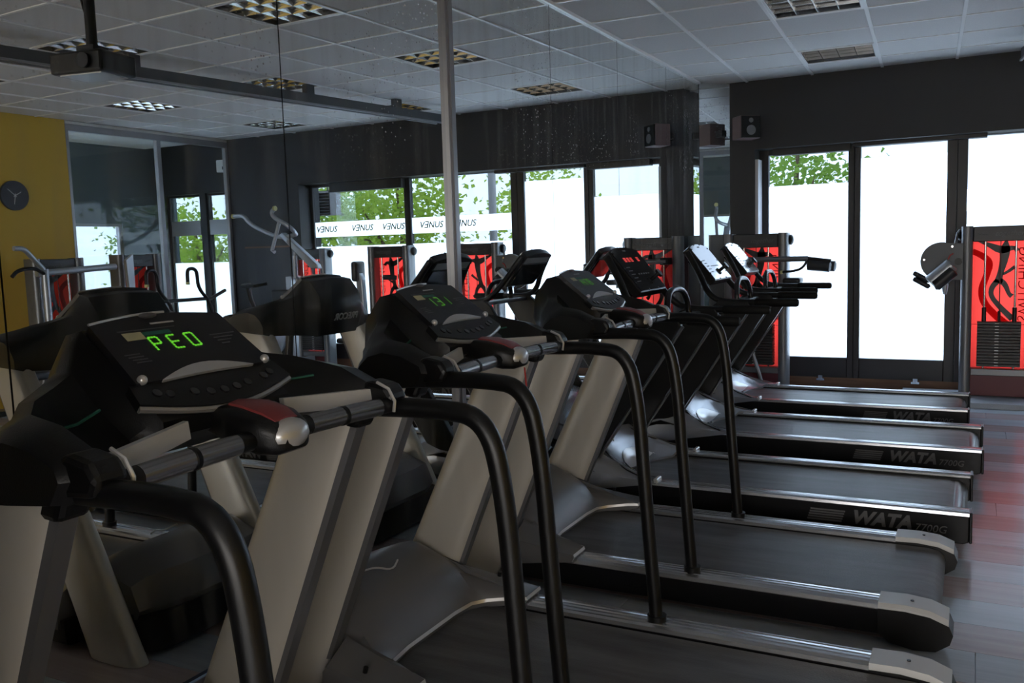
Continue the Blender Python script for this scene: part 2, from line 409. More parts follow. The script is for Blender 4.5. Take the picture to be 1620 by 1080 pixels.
for k, cx in enumerate((4.98, 4.42, 3.95, 3.40, 2.95)):
    w = w4 if cx > 3.7 else w3
    M = basis((cx - w.location.x, -.0085, 1.765 - .31), (-1, 0, 0), (0, 0, 1), (0, -1, 0))
    text_mb('V\u018eNUS', .105, M, .0006, .25, .002).build('lettering', 'film_letter', w, smooth=0)
tag(MB().box(.470, .5, 8.83, 9.0, .2, 2.24).build('trim_2', 'jamb_white', smooth=0), kind='structure')
# right side: yellow wall, glazed partition, room beyond
wr = st('wall_right', MB().box(XR, XR + .14, YB, 6.45, 0, H + .1), 'wall_yellow')
pt = empty('wall_partition', (XR, 7.7, 0), kind='structure')
def pbx(name, m, y0, y1, z0, z1, x0=.0, x1=.06): return MB().box(x0, x1, y0 - 7.7, y1 - 7.7, z0, z1).build(name, m, pt, smooth=0, bevel=.004, seg=1)
pbx('frame_rail', 'frame_alu', 6.455, 8.805, 2.875, 2.945); pbx('frame_rail', 'frame_alu', 6.455, 8.805, 0, .06)
pbx('frame_stile', 'frame_alu', 6.455, 6.49, .06, 2.875); pbx('frame_stile', 'frame_alu', 7.66, 7.72, .06, 2.875); pbx('frame_stile', 'frame_alu', 8.76, 8.805, .06, 2.875)
pbx('glass_pane', 'glass_clear', 6.49, 7.66, .06, 2.875, .025, .033); pbx('glass_pane', 'glass_clear', 7.72, 8.76, .06, 2.875, .025, .033)
pbx('header_panel', 'white_plastic', 6.455, 8.805, 2.945, H - .003)
wx = st('wall_far', MB().box(XF, XF + .12, 5.2, 9.3, 0, .9).box(XF, XF + .12, 5.2, 9.3, 1.95, H + .1).box(XF, XF + .12, 5.2, 7.45, .9, 1.95).box(XF, XF + .12, 8.35, 9.3, .9, 1.95), 'wall_slate')
w7 = empty('window_7', (XF + .06, 7.9, .9), kind='structure')
MB().box(-.003, .003, -.45, .45, 0, 1.05).build('glass_pane', 'glass_tinted', w7, smooth=0)
MB().box(-.03, .03, -.45, -.41, 0, 1.05).box(-.03, .03, .41, .45, 0, 1.05).box(-.03, .03, -.41, .41, 0, .04).box(-.03, .03, -.41, .41, 1.01, 1.05).build('window_frame', 'frame_alu', w7, smooth=0)
st('wall_side', MB().box(XR + .14, XF, 5.2, 5.3, 0, .8).box(XR + .14, XF, 5.2, 5.3, 2.6, H + .1), 'wall_slate')
w8 = empty('window_8', (7.2, 5.25, .8), kind='structure')  # unseen window added to brighten the room beyond the partition
MB().box(-.7, .7, -.003, .003, 0, 1.8).build('glass_pane', 'glass_back', w8, smooth=0)
for q in (-.68, 0, .68): MB().box(q - .02, q + .02, -.03, .03, 0, 1.8).build('frame_stile', 'frame_alu', w8, smooth=0)
# back of the room (behind the photographer): unseen shopfront glazing, added for light from this side
st('wall_back', MB().box(-.16, XR + .14, YB - .2, YB, 2.5, H + .1).box(-.16, XR + .14, YB - .2, YB, 0, .35).box(-.16, .5, YB - .2, YB, .35, 2.5).box(XR - .5, XR + .14, YB - .2, YB, .35, 2.5), 'wall_dark')
for j in range(3):
    x0 = .56 + j * 1.78
    window(20 + j, x0, x0 + 1.66, .4, 2.45, (.055, .055, .045, .045), None, yy=YB - .1)
st('shade_wall', MB().box(0, 1.46, .12, .22, 0, H), 'wall_dark')  # unseen wall added to keep the rear light off the nearest uprights
def portal(name, loc, sx, sz, rot):
    l = bpy.data.lights.new(name, 'AREA'); l.shape = 'RECTANGLE'; l.size = sx; l.size_y = sz
    l.cycles.is_portal = True
    o = bpy.data.objects.new(name, l); COL.objects.link(o); o.location = loc; o.rotation_euler = rot
portal('daylight_opening', (2.85, 9.25, 1.3), 4.9, 2.3, (R(-90), 0, 0))
portal('daylight_opening', (3.2, YB - .25, 1.4), 5.6, 2.2, (R(90), 0, 0))
portal('daylight_opening', (7.1, 9.25, 1.3), 1.4, 2.3, (R(-90), 0, 0))
# ------------------------------------------------------------------ ceiling lights
def make_light():
    t = empty('ceiling_light')
    f = MB().box(-.298, .298, -.298, -.272, -.005, .03).box(-.298, .298, .272, .298, -.005, .03).box(-.298, -.272, -.272, .272, -.005, .03).box(.272, .298, -.272, .272, -.005, .03)
    f.build('light_frame', 'ceiling_bar', t, smooth=0)
    MB().box(-.296, .296, -.296, .296, .095, .1).box(-.272, -.268, -.272, .272, .0, .095).box(.268, .272, -.272, .272, 0, .095).box(-.268, .268, -.272, -.268, 0, .095).box(-.268, .268, .268, .272, 0, .095).build('reflector', 'reflector', t, smooth=0)
    first = None
    for j in range(4):
        x = -.204 + .136 * j
        c = MB().cyl((x, -.26, .075), (x, .26, .075), .013, 10).build('lamp_tube', 'lamp_tube', t)
    for ax in (0, 1):
        for j in range(3):
            p = -.136 + .136 * j
            mb = MB().prism([(p - .0025, .0), (p - .008, .018), (p - .028, .06), (p + .028, .06), (p + .008, .018), (p + .0025, .0)], -.268, .268, 'y' if ax == 0 else 'x')
            mb.build('louver_blade', 'louver', t, smooth=0)
    return t
lname = {2: 'row nearest the mirror', 5: 'middle row', 8: 'row nearest the yellow wall'}
kname = {4: 'first from the window wall', 1: 'second from the window wall', -2: 'third from the window wall', -5: 'last, behind the treadmills'}
l0 = make_light(); first = True
for (i, k) in LIGHTS:
    o = l0 if first else copy_tree(l0); first = False
    c = gp(i, k, .3, .3); o.location = (c[0], c[1], H); o.rotation_euler = (0, 0, G)
    tag(o, 'square louvred ceiling light, %s, %s' % (lname[i], kname[k]), 'ceiling light', 'recessed louvred ceiling lights')

# ------------------------------------------------------------------ silver upright treadmills (three nearest)
SEG = {'P': 'abefg', 'E': 'adefg', 'O': 'abcdef', '1': 'bc', '3': 'abcdg', '4': 'bcfg', '7': 'abc', '8': 'abcdefg', 'R': 'abefgk', ':': ''}
def led_mb(txt, w, h, gap, T, th):
    """dot-matrix style segments; T maps (u right, v up) to 3-D"""
    mb = MB(); n = len(txt); x = -(n * w + (n - 1) * gap) / 2
    def dots(p, q, k):
        for i in range(k):
            t = (i + .5) / k; c = (p[0] + (q[0] - p[0]) * t, p[1] + (q[1] - p[1]) * t); s = th / 2
            dx = s if abs(q[0] - p[0]) < 1e-6 else abs(q[0] - p[0]) / k * .42
            dy = s if abs(q[1] - p[1]) < 1e-6 else abs(q[1] - p[1]) / k * .42
            mb.add([T(c[0] - dx, c[1] - dy, 0), T(c[0] + dx, c[1] - dy, 0), T(c[0] + dx, c[1] + dy, 0), T(c[0] - dx, c[1] + dy, 0)], [(0, 1, 2, 3)])
    for ch in txt:
        L_, R_, B_, M_, T_ = x, x + w, -h / 2, 0, h / 2
        sg = {'a': ((L_, T_), (R_, T_), 3), 'b': ((R_, T_), (R_, M_), 3), 'c': ((R_, M_), (R_, B_), 3), 'd': ((L_, B_), (R_, B_), 3),
              'e': ((L_, M_), (L_, B_), 3), 'f': ((L_, T_), (L_, M_), 3), 'g': ((L_, M_), (R_, M_), 3), 'k': ((R_, M_), (R_, B_), 3)}
        for c in SEG.get(ch, ''): dots(*sg[c])
        x += w + gap
    return mb

def make_precor():
    OFF[0] = -1.3
    t = empty('treadmill')
    MB().box(.35, 2.22, -.40, .40, .035, .075).box(.5, 2.15, -.325, .325, .075, .118).build('base_frame', 'deck_black', t, smooth=0, bevel=.006)
    # belt with rear roller curve
    sec = [(.70, .134), (1.2, .132), (1.8, .131), (2.26, .130), (2.30, .122), (2.325, .10), (2.33, .075), (2.31, .05), (2.27, .04)]
    MB().loft([[(x, -.325, z), (x, .325, z)] for x, z in sec], closed=False).build('running_belt', 'belt', t)
    MB().tube([(2.275, -.32, .083), (2.275, .32, .083)], .043, 18).build('rear_roller', 'deck_black', t)
    for s in (-1, 1):
        # ribbed aluminium side rail
        yy = [.335, .347, .352, .357, .371, .376, .381, .395, .400, .405, .419, .424, .429, .447, .455]
        zz = [.150, .155, .151, .155, .156, .152, .156, .156, .152, .156, .155, .151, .155, .150, .138]
        pr = [(s * a, b) for a, b in zip(yy, zz)] + [(s * .455, .135), (s * .335, .135)]
        MB().prism(pr, .84, 2.17, 'x').build('side_rail', 'rail_silver', t, smooth=0)
        MB().prism([(s * .338, .134), (s * .452, .134), (s * .445, .04), (s * .42, .03), (s * .338, .03)], .62, 2.2, 'x').build('side_skirt', 'deck_black', t, smooth=0)
        # rear end cap: pale top, black body
        prof = [(2.13, .160), (2.22, .163), (2.30, .155), (2.36, .132)]
        secs = [[(x, s * .330, z - .014), (x, s * .335, z), (x, s * .45, z), (x, s * .462, z - .012), (x, s * .462, z - .02), (x, s * .330, z - .02)] for x, z in prof]
        cap = MB().loft(secs).build('end_cap', 'cap_pale', t, smooth=35)
        body = [(2.13, .142), (2.22, .143), (2.30, .135), (2.362, .112), (2.375, .08), (2.365, .045), (2.32, .012), (2.25, .006), (2.17, .02), (2.13, .05)]
        MB().prism(body, s * .333, s * .462, 'y').build('end_cap_body', 'black_plastic', cap, smooth=30)
        MB().cyl((2.24, s * .395, .159), (2.24, s * .395, .1645), .006, 8).build('screw', 'black_plastic', cap)
    # motor hood: lofted over y
    def hsec(y):
        a = abs(y)
        if a <= .30: rear, lowz = .745 + (a / .30) ** 8 * .05, .150
        else:
            q = min(1, (a - .30) / .04); rear, lowz = .81 + q * .13, .163
        k = 1 - max(0, (a - .22) / .2) ** 2 * .42; top = .37 * k
        fr = .25 + max(0, a - .2) * .5
        if a > .347:          # side wings over the rails, behind the uprights
            top = .27 - (a - .347) * .5
            def zt(x): return lowz + .012 + (top - lowz - .012) * max(0, 1 - (x - .64) / (rear - .64)) ** 1.25
            return [(.64, y, .10), (.638, y, .15), (.642, y, top - .02), (.655, y, top - .004), (.67, y, zt(.67)), (.70, y, zt(.70)), (.74, y, zt(.74)), (.82, y, zt(.82)),
                    (rear - .004, y, lowz + .012), (rear, y, lowz), (rear - .01, y, lowz - .02), (.66, y, .10)]
        return [(fr + .03, y, .10 + .05 * k), (fr + .012, y, .125 + .06 * k), (fr + .05, y, .06 + top * .66), (fr + .17, y, top * .96), (.50, y, top * 1.0), (.60, y, .15 + (top - .15) * .80), (.68, y, .15 + (top - .15) * .5),
                (rear - .06 if a > .3 else .72, y, .15 + (top - .15) * .2 + .012), (rear - .004, y, lowz + .012), (rear, y, lowz), (rear - .01, y, lowz - .02), (.6, y, .10)]
    ys = [-.462, -.455, -.43, -.39, -.350, -.344, -.325, -.30, -.25, -.15, -.05, .05, .15, .25, .30, .325, .344, .350, .39, .43, .455, .462]
    MB().prism(rrect(.50, 0, .46, .69, .10, 5), .02, .16, 'z').build('hood_skirt', 'deck_black', t, smooth=40)
    hd = MB().loft([hsec(y) for y in ys]).build('motor_hood', 'hood_grey', t, smooth=42)
    MB().loft([[(x, y, z) for x, y, z in (hsec(y)[8], hsec(y)[9])] for y in ys], closed=False).xf(Matrix.Translation((.003, 0, .002))).build('hood_edge', 'trim_silver', hd)
    sw = smooth_path([(.53, -.10, .37), (.55, -.06, .372), (.58, .0, .345), (.56, .06, .36)], 2)
    MB().tube([tuple(p + Vector((0.008, 0, .004))) for p in sw], .0035, 6).build('emblem', 'trim_silver', hd)
    for s in (-1, 1): MB().cyl((.78, s * .43, .205), (.785, s * .43, .222), .008, 8).build('screw', 'black_plastic', hd)
    for s in (-1, 1):
        # flat-oval aluminium upright, leaning back towards the runner
        secs = []
        for q in (-.035, .3, .66, 1.0):
            cx = .42 + q * .475; cz = .04 + q * 1.055; w = .27 - .065 * q; th = .092 - .012 * q
            ring = []
            for i_ in range(28):
                a_ = 2 * math.pi * i_ / 28; ca, sa = math.cos(a_), math.sin(a_)
                ring.append((w / 2 * math.copysign(abs(ca) ** .62, ca), th / 2 * math.copysign(abs(sa) ** .8, sa)))
            secs.append([(cx + p[0], s * .39 + p[1], cz - p[0] * .0) for p in ring])
        up = MB().loft(secs).build('upright', 'upright_alu', t, smooth=70)
        secs = []
        for q in (0.16, .5, 1.0):
            cx = .42 + q * .475 + (.27 - .065 * q) / 2 - .006; cz = .04 + q * 1.055
            secs.append([(cx - .01, s * .39 - .026, cz), (cx + .012, s * .39 - .018, cz), (cx + .012, s * .39 + .018, cz), (cx - .01, s * .39 + .026, cz)])
        MB().loft(secs).build('edge_channel', 'upright_edge', up, smooth=0)
        # long bent handrail down to the side rail
        y = s * .39
        pth = smooth_path([(.955, y, 1.105), (1.06, y, 1.108), (1.20, y, 1.113), (1.335, y, 1.10), (1.375, y, .92), (1.395, y, .6), (1.43, y, .13)], 3)
        MB().tube([tuple(p) for p in pth], .0235, 14).build('handrail', 'black_rubber', t)
        MB().cyl((1.43, y, .125), (1.43, y, .175), .034, 14).build('rail_foot', 'black_plastic', t)
        # bracket linking the console arm to the handrail
        MB().prism([(.95, 1.06), (1.0, 1.055), (1.02, 1.10), (1.09, 1.105), (1.105, 1.135), (1.085, 1.165), (1.03, 1.175), (.96, 1.13)], y - .032, y + .032, 'y').build('rail_bracket', 'black_plastic', t, smooth=0, bevel=.012)
        MB().tube([(1.106, y - s * .031, 1.105), (1.110, y - s * .031, 1.13), (1.094, y - s * .031, 1.158), (1.062, y - s * .031, 1.172)], .004, 6).build('bracket_trim', 'trim_silver', t)
    # console yoke lofted across the width
    prof = {0.: [(.68, 1.04), (.625, 1.15), (.635, 1.26), (.70, 1.338), (.752, 1.345), (.86, 1.262), (.965, 1.175), (.965, 1.14), (.90, 1.11), (.76, 1.08)],
            .17: [(.69, 1.04), (.64, 1.15), (.65, 1.25), (.71, 1.328), (.756, 1.338), (.86, 1.258), (.965, 1.172), (.965, 1.14), (.90, 1.11), (.77, 1.08)],
            .185: [(.70, 1.045), (.655, 1.145), (.665, 1.24), (.72, 1.305), (.765, 1.305), (.86, 1.235), (.94, 1.165), (.94, 1.14), (.90, 1.11), (.78, 1.085)],
            .215: [(.72, 1.05), (.685, 1.13), (.695, 1.215), (.735, 1.262), (.78, 1.262), (.85, 1.195), (.925, 1.145), (.93, 1.13), (.90, 1.105), (.80, 1.085)],
            .27: [(.74, 1.055), (.72, 1.11), (.73, 1.195), (.765, 1.245), (.805, 1.245), (.86, 1.18), (.935, 1.14), (.945, 1.125), (.91, 1.10), (.82, 1.08)],
            .33: [(.755, 1.06), (.745, 1.10), (.755, 1.175), (.79, 1.225), (.835, 1.232), (.90, 1.185), (.97, 1.145), (.985, 1.125), (.95, 1.09), (.85, 1.075)],
            .365: [(.775, 1.062), (.775, 1.10), (.785, 1.155), (.82, 1.205), (.875, 1.217), (.955, 1.203), (1.04, 1.165), (1.052, 1.13), (1.02, 1.085), (.87, 1.068)],
            .41: [(.785, 1.065), (.785, 1.10), (.80, 1.148), (.835, 1.19), (.89, 1.205), (.965, 1.195), (1.045, 1.16), (1.055, 1.13), (1.025, 1.088), (.88, 1.07)],
            .435: [(.80, 1.075), (.80, 1.11), (.82, 1.145), (.85, 1.172), (.90, 1.185), (.965, 1.176), (1.025, 1.15), (1.032, 1.13), (1.008, 1.092), (.89, 1.08)]}
    ks = sorted(prof)
    ys = [-k for k in ks[::-1]] + [k for k in ks if k > 0]
    MB().loft([[(x, y, z) for x, z in prof[abs(y)]] for y in ys]).build('console_yoke', 'black_plastic', t, smooth=38)
    # display panel on the slope
    tx, tz = .753, 1.350; bx_, bz = .905, 1.234
    dl = math.hypot(bx_ - tx, bz - tz); ux, uz = (bx_ - tx) / dl, (bz - tz) / dl; nx, nz = -uz, ux
    def T(u, v, h): return (tx + ux * v + nx * h, u, tz + uz * v + nz * h)
    def slab(poly, h0, h1):
        n = len(poly); return MB().add([T(p[0], p[1], h0) for p in poly] + [T(p[0], p[1], h1) for p in poly], [tuple(range(n))[::-1], tuple(range(n, 2 * n))] + [(i, (i + 1) % n, n + (i + 1) % n, n + i) for i in range(n)])
    arc = [(-.165 + .33 * i / 12, .018 - .018 * math.sin(math.pi * i / 12)) for i in range(13)]
    dp = slab(arc + [(.178, dl), (-.178, dl)], -.006, .010).build('display_panel', 'panel_black', t, smooth=0)
    rim = [(u, v - .002) for u, v in arc[:8]]
    MB().tube([T(u, v, .011) for u, v in rim], .0028, 6).build('panel_rim', 'trim_silver', dp)
    MB().ell(T(-.02, .006, .012), (.012, .022, .006), 12, 6).build('panel_latch', 'print_grey', dp)
    def mk(u0, u1, v0, v1): return slab([(u0, v0), (u1, v0), (u1, v1), (u0, v1)], .0102, .0112)
    mk(-.03, .03, .028, .032).build('logo_print', 'print_pale', dp, smooth=0)
    mk(-.115, -.07, .052, .074).build('yellow_print', 'print_yellow', dp, smooth=0)
    mk(-.07, .0, .054, .064).build('green_print', 'print_green', dp, smooth=0)
    mb = MB()
    for j in range(4):
        for (u0, u1, v0) in ((.085 + .004 * j, .155 - .012 * j, .085 + .010 * j), (-.15 + .004 * j, -.115 + .004 * j, .112 + .008 * j), (-.12, .02, .044 + .0001 * j)):
            q = mk(u0, u1, v0, v0 + .0022); mb.add(q.v, q.f)
    tag(mb.build('fine_print', 'print_grey', dp, smooth=0), kind='stuff')
    for s in (-1, 1): MB().ell(T(s * .162, dl - .006, .012), (.010, .010, .010), 12, 8).build('screw', 'trim_silver', dp)
    # button tray with curved front and silver crescent
    n_ = 14; fr = [(.20 - .40 * i / n_, dl + .046 + .040 * math.sin(math.pi * i / n_)) for i in range(n_ + 1)]
    tr = slab([(-.19, dl - .004), (.19, dl - .004)] + fr, -.016, .004).build('button_tray', 'black_plastic', t, smooth=0)
    ed = [T(u, v + .001, -.007) for u, v in fr]
    MB().tube(ed, .0075, 8).build('tray_edge', 'tray_silver', tr)
    cr = [(-.12 + .24 * i / 12, dl + .002 - .030 * math.sin(math.pi * i / 12)) for i in range(13)] + [(.12 - .24 * i / 12, dl + .004 - .004 * math.sin(math.pi * i / 12)) for i in range(13)]
    slab(cr, .006, .0125).build('crescent', 'trim_silver', tr, smooth=0)
    for u, v in ((-.15, .028), (-.125, .036), (-.07, .042), (-.035, .050), (0, .052), (.035, .050), (.07, .045), (.125, .036), (.15, .028)):
        MB().cyl(T(u, dl + v, .003), T(u, dl + v, .008), .0095, 10).build('button', 'black_gloss', tr)
    # pale trim bars at the front of the shelves
    for s in (-1, 1):
        MB().add([(.985, s * .13, 1.168), (1.045, s * .365, 1.155), (1.05, s * .365, 1.115), (.99, s * .13, 1.135), (.972, s * .13, 1.168), (1.03, s * .365, 1.155), (1.033, s * .365, 1.115), (.977, s * .13, 1.135)],
                 [(0, 1, 2, 3), (7, 6, 5, 4), (0, 4, 5, 1), (1, 5, 6, 2), (2, 6, 7, 3), (3, 7, 4, 0)]).build('shelf_trim', 'cap_pale', t, smooth=0)
        MB().tube([(.852, s * .215, 1.1965), (.862, s * .27, 1.1815), (.90, s * .33, 1.1865)], .003, 6).build('shelf_print', 'print_green', t)
    # heart-rate bar with metal grips and the stop pod
    MB().tube([(1.085, -.39, 1.118), (1.075, -.2, 1.122), (1.07, 0, 1.123), (1.075, .2, 1.122), (1.085, .39, 1.118)], .0195, 12).build('cross_bar', 'black_rubber', t)
    for s in (-1, 1):
        MB().tube([(1.072, s * .10, 1.1225), (1.077, s * .24, 1.1212), (1.082, s * .33, 1.119)], .0208, 14).build('pulse_grip', 'grip_metal', t)
        MB().tube([(1.0765, s * .205, 1.1213), (1.0775, s * .215, 1.1211)], .0218, 14).build('grip_ring', 'black_rubber', t)
    pod = MB()
    secs = []
    for x, w, h, z in ((.93, .045, .030, 1.150), (.98, .06, .042, 1.148), (1.03, .070, .050, 1.140), (1.08, .068, .048, 1.130), (1.115, .053, .038, 1.122), (1.135, .030, .022, 1.118)):
        secs.append([(x, p[0], z + p[1]) for p in rrect(0, 0, 2 * w, 2 * h * .8, h * .55, 4)])
    pd = pod.loft(secs).build('stop_pod', 'black_plastic', t, smooth=60)
    secs = []
    for x, w, z in ((.985, .033, 1.185), (1.03, .046, 1.184), (1.08, .044, 1.172), (1.108, .038, 1.157)):
        secs.append([(x, -w, z - .012), (x, -w * .8, z), (x, 0, z + .004), (x, w * .8, z), (x, w, z - .012)])
    MB().loft(secs).build('stop_key', 'pod_red', pd)
    MB().ell((1.112, 0, 1.126), (.030, .050, .033), 16, 10).build('pod_nose', 'trim_silver', pd)
    # maker's name on the back of the console
    M = basis((.6155, 0, 1.135), (0, -1, 0), (-.30, 0, .95), (-.95, 0, -.30))
    text_mb('PRECOR', .052, M, .002, 0, .001).build('lettering', 'print_pale', t, smooth=0)
    OFF[0] = 0.
    return t, T
pc, PT = make_precor()
pinfo = [(.10, 1.30, 'nearest, with bright green letters on its console', 'PEO', 'led_green'),
         (-.01, 2.49, 'second nearest, with a red safety cord hanging from it', '131', 'led_green_dim'),
         (-.03, 3.78, 'third, next to the all-black treadmills', '1478', 'led_green_dim')]
for j, (dx, yc, lab, txt, lm) in enumerate(pinfo):
    o = pc if j == 0 else copy_tree(pc)
    o.location = (1.3 + dx, yc, 0)
    tag(o, 'silver-post treadmill, ' + lab, 'treadmill', 'silver treadmills facing the mirror')
precors = [o for o in COL.objects if o.name.startswith('treadmill') and o.parent is None]
OFF[0] = -1.3
for o, (dx, yc, lab, txt, lm) in zip(precors, pinfo):
    dp = [c for c in o.children if c.name.startswith('display_panel')][0]
    led_mb(txt, .021, .040, .024 if len(txt) < 4 else .012, lambda u, v, h: PT(u - .012, .092 - v, .0115), .0048).build('led_digits', lm, dp, smooth=0)['kind'] = 'stuff'
OFF[0] = 0.

# ------------------------------------------------------------------ black treadmills
def make_wata():
    OFF[0] = -1.3
    t = empty('treadmill')
    hw = .41
    MB().box(.25, 2.38, -.34, .34, .05, .13).build('base_frame', 'deck_black', t, smooth=0)
    sec = [(.60, .178), (1.5, .177), (2.30, .176), (2.35, .170), (2.385, .15), (2.395, .12), (2.38, .095)]
    MB().loft([[(x, -.305, z), (x, .305, z)] for x, z in sec], closed=False).build('running_belt', 'belt', t)
    MB().tube([(2.34, -.31, .128), (2.34, .31, .128)], .045, 16).build('rear_roller', 'deck_black', t)
    for s in (-1, 1):
        yy = [.315, .326, .330, .334, .346, .350, .354, .366, .370, .374, .386, .390, .394, .405]
        zz = [.196, .203, .199, .203, .204, .200, .204, .204, .200, .204, .203, .199, .203, .199]
        MB().prism([(s * a, b) for a, b in zip(yy, zz)] + [(s * .408, .186), (s * .315, .186)], .80, 2.405, 'x').build('side_rail', 'rail_silver', t, smooth=0)
        sk = MB().prism([(.10, .06), (.10, .14), (.45, .26), (.70, .205), (.80, .186), (2.405, .186), (2.405, .065), (2.38, .055), (.16, .03)], s * .312, s * hw, 'y').build('side_skirt', 'deck_black', t, smooth=0, bevel=.004, seg=1)
        MB().box(2.405, 2.418, s * .31 if s > 0 else -.412, .412 if s > 0 else -.31, .06, .206).build('end_plate', 'black_plastic', t, smooth=0, bevel=.004, seg=1)
        # printing on the outer skirt
        M = basis((2.03 - 0, s * (hw + .001), .128), ((1, 0, 0) if s < 0 else (-1, 0, 0)), (0, 0, 1), (0, s, 0))
        text_mb('WATA', .088, M, .0008, .3, .004).build('lettering', 'print_grey', sk, smooth=0)
        M = basis((2.03 - s * .215, s * (hw + .001), .112), ((1, 0, 0) if s < 0 else (-1, 0, 0)), (0, 0, 1), (0, s, 0))
        text_mb('7700G', .050, M, .0008, .2).build('lettering', 'print_grey', sk, smooth=0)
        mb = MB()
        cx = 2.03 + (-.25 if s < 0 else .25)
        for j in range(5):
            y0, y1 = sorted((s * hw, s * (hw + .0015))); mb.box(cx - .085 + .004 * j, cx + .075 + .004 * j, y0, y1, .098 + .0125 * j, .106 + .0125 * j)
        mb.build('stripe_print', 'print_grey', sk, smooth=0)
        MB().cyl((.4, s * .3, 0), (.4, s * .37, 0), .02, 12).xf(Matrix.Translation((0, 0, .028))).build('transport_wheel', 'black_rubber', t)
        MB().cyl((2.25, s * .36, 0), (2.25, s * .36, .07), .02, 12).build('levelling_foot', 'black_rubber', t)
    # silver hood: wings run back over the rails, centre scooped out for the belt
    def hs(y):
        a = abs(y); q = a / .41
        rear = .80 + .10 * max(0, (a - .26) / .15) if a > .26 else .70 + .10 * (a / .26) ** 2
        if a > .33: rear = .92
        top = .385 - .05 * q * q - (.10 * max(0, (q - .8) / .2) ** 2)
        lz = .186 if a < .27 else .208
        pts = [(.14, y, .06), (.15, y, .19 - .04 * q * q), (.27, y, top * .78), (.42, y, top * .97), (.52, y, top)]
        for k_ in (.2, .4, .6, .8):
            e = (1 - k_) ** 1.55; x = .52 + (rear - .52) * k_
            pts.append((x, y, lz + (top - lz) * e))
        pts += [(rear, y, lz + .004), (rear, y, lz - .012), (.5, y, .12), (.2, y, .05)]
        return pts
    ys = [-.412, -.40, -.37, -.335, -.325, -.29, -.26, -.2, -.12, -.04, .04, .12, .2, .26, .29, .325, .335, .37, .40, .412]
    hd = MB().loft([hs(y) for y in ys]).build('motor_hood', 'hood_silver', t, smooth=45)
    for s in (-1, 1):
        MB().box(.905, .928, s * .335 if s > 0 else -.412, .412 if s > 0 else -.335, .196, .222).build('hood_tip', 'trim_silver', hd, smooth=0, bevel=.004, seg=1)
        gr = [Vector((x, s * (.40 - .22 * (1 - q) ** 1.3), 0)) for q, x in ((0, .50), (.25, .55), (.5, .63), (.75, .74), (1, .86))]
        gpts = []
        for p in gr:
            sc_ = hs(p.y); z = max(z2 + (z1 - z2) * ((p.x - x2) / (x1 - x2) if x1 != x2 else 0) for (x1, _, z1), (x2, _, z2) in zip(sc_[3:9], sc_[4:10]) if min(x1, x2) - 1e-6 <= p.x <= max(x1, x2) + 1e-6)
            gpts.append((p.x, p.y, z + .001))
        MB().tube(gpts, .0045, 6).build('hood_seam', 'black_plastic', hd)
    # bright half-moon scuff plate in front of the belt
    out = []
    for i in range(15):
        a = math.pi * i / 14; out.append((.735 - .135 * math.sin(a) * 1.0, -.20 * math.cos(a)))
    sec0, sec1 = [], []
    def hz(x, y):
        sc_ = hs(y)[3:10]
        for (x1, _, z1), (x2, _, z2) in zip(sc_, sc_[1:]):
            if x1 <= x <= x2: return z1 + (z2 - z1) * (x - x1) / (x2 - x1)
        return sc_[-1][2]
    mb = MB(); n = len(out)
    rows = []
    for k_ in (0, .33, .66, 1):
        rows.append([(x + (.70 - x) * k_ * .98, y, hz(x + (.70 - x) * k_ * .98, y) + .007) for x, y in out])
    mb.loft(rows, closed=False); mb.build('hood_inset', 'hood_inset', hd)
    # emblem ring
    ring = [(.535 + .022 * math.cos(2 * math.pi * i / 16), .0 - .028 + .022 * math.sin(2 * math.pi * i / 16)) for i in range(17)]
    MB().tube([(x, y - .06, hz(x, y - .06) + .003) for x, y in ring[1:7]], .0032, 6).tube([(x, y - .06, hz(x, y - .06) + .003) for x, y in ring[9:15]], .0032, 6).build('emblem', 'trim_silver', hd)
    for s in (-1, 1):
        y = s * .372
        up = MB().prism([(.30, .20), (.575, .30), (1.06, 1.04), (1.04, 1.075), (.86, 1.085), (.80, 1.04)], y - .022, y + .022, 'y').build('upright', 'black_plastic', t, smooth=0, bevel=.006)
        MB().tube([(.585, y - s * .0, .30), (1.068, y, 1.035)], .006, 6).build('upright_edge', 'upright_edge', up)
        # tubular arm: grip, bend, up to the console
        pth = smooth_path([(1.35, y, 1.066), (1.1, y, 1.068), (.86, y, 1.07), (.77, y - s * .01, 1.13), (.70, y - s * .09, 1.25), (.60, y - s * .135, 1.40)], 3)
        MB().tube([tuple(p) for p in pth], .0205, 12).build('console_arm', 'black_rubber', t)
        g = MB().tube([(1.085, y, 1.068), (1.095, y, 1.068), (1.345, y, 1.066), (1.358, y, 1.066), (1.362, y, 1.066)], [.021, .0265, .0265, .020, .004], 14).build('hand_grip', 'foam_grip', t)
    # arched grip between the arms
    pth = smooth_path([(.93, -.20, 1.055), (.925, -.195, 1.13), (.915, -.13, 1.20), (.91, 0, 1.212), (.915, .13, 1.20), (.925, .195, 1.13), (.93, .20, 1.055)], 3)
    MB().tube([tuple(p) for p in pth], .0175, 12).build('arch_grip', 'chrome_dark', t)
    MB().box(.86, .96, -.35, .35, 1.035, 1.062).build('cross_member', 'black_plastic', t, smooth=0, bevel=.008)
    # console
    tx, tz, bx_, bz = .585, 1.455, .79, 1.205
    dl = math.hypot(bx_ - tx, bz - tz); ux, uz = (bx_ - tx) / dl, (bz - tz) / dl; nx, nz = -uz, ux
    def T(u, v, h): return (tx + ux * v + nx * h, u, tz + uz * v + nz * h)
    def slab(poly, h0, h1):
        n = len(poly); return MB().add([T(p[0], p[1], h0) for p in poly] + [T(p[0], p[1], h1) for p in poly], [tuple(range(n))[::-1], tuple(range(n, 2 * n))] + [(i, (i + 1) % n, n + (i + 1) % n, n + i) for i in range(n)])
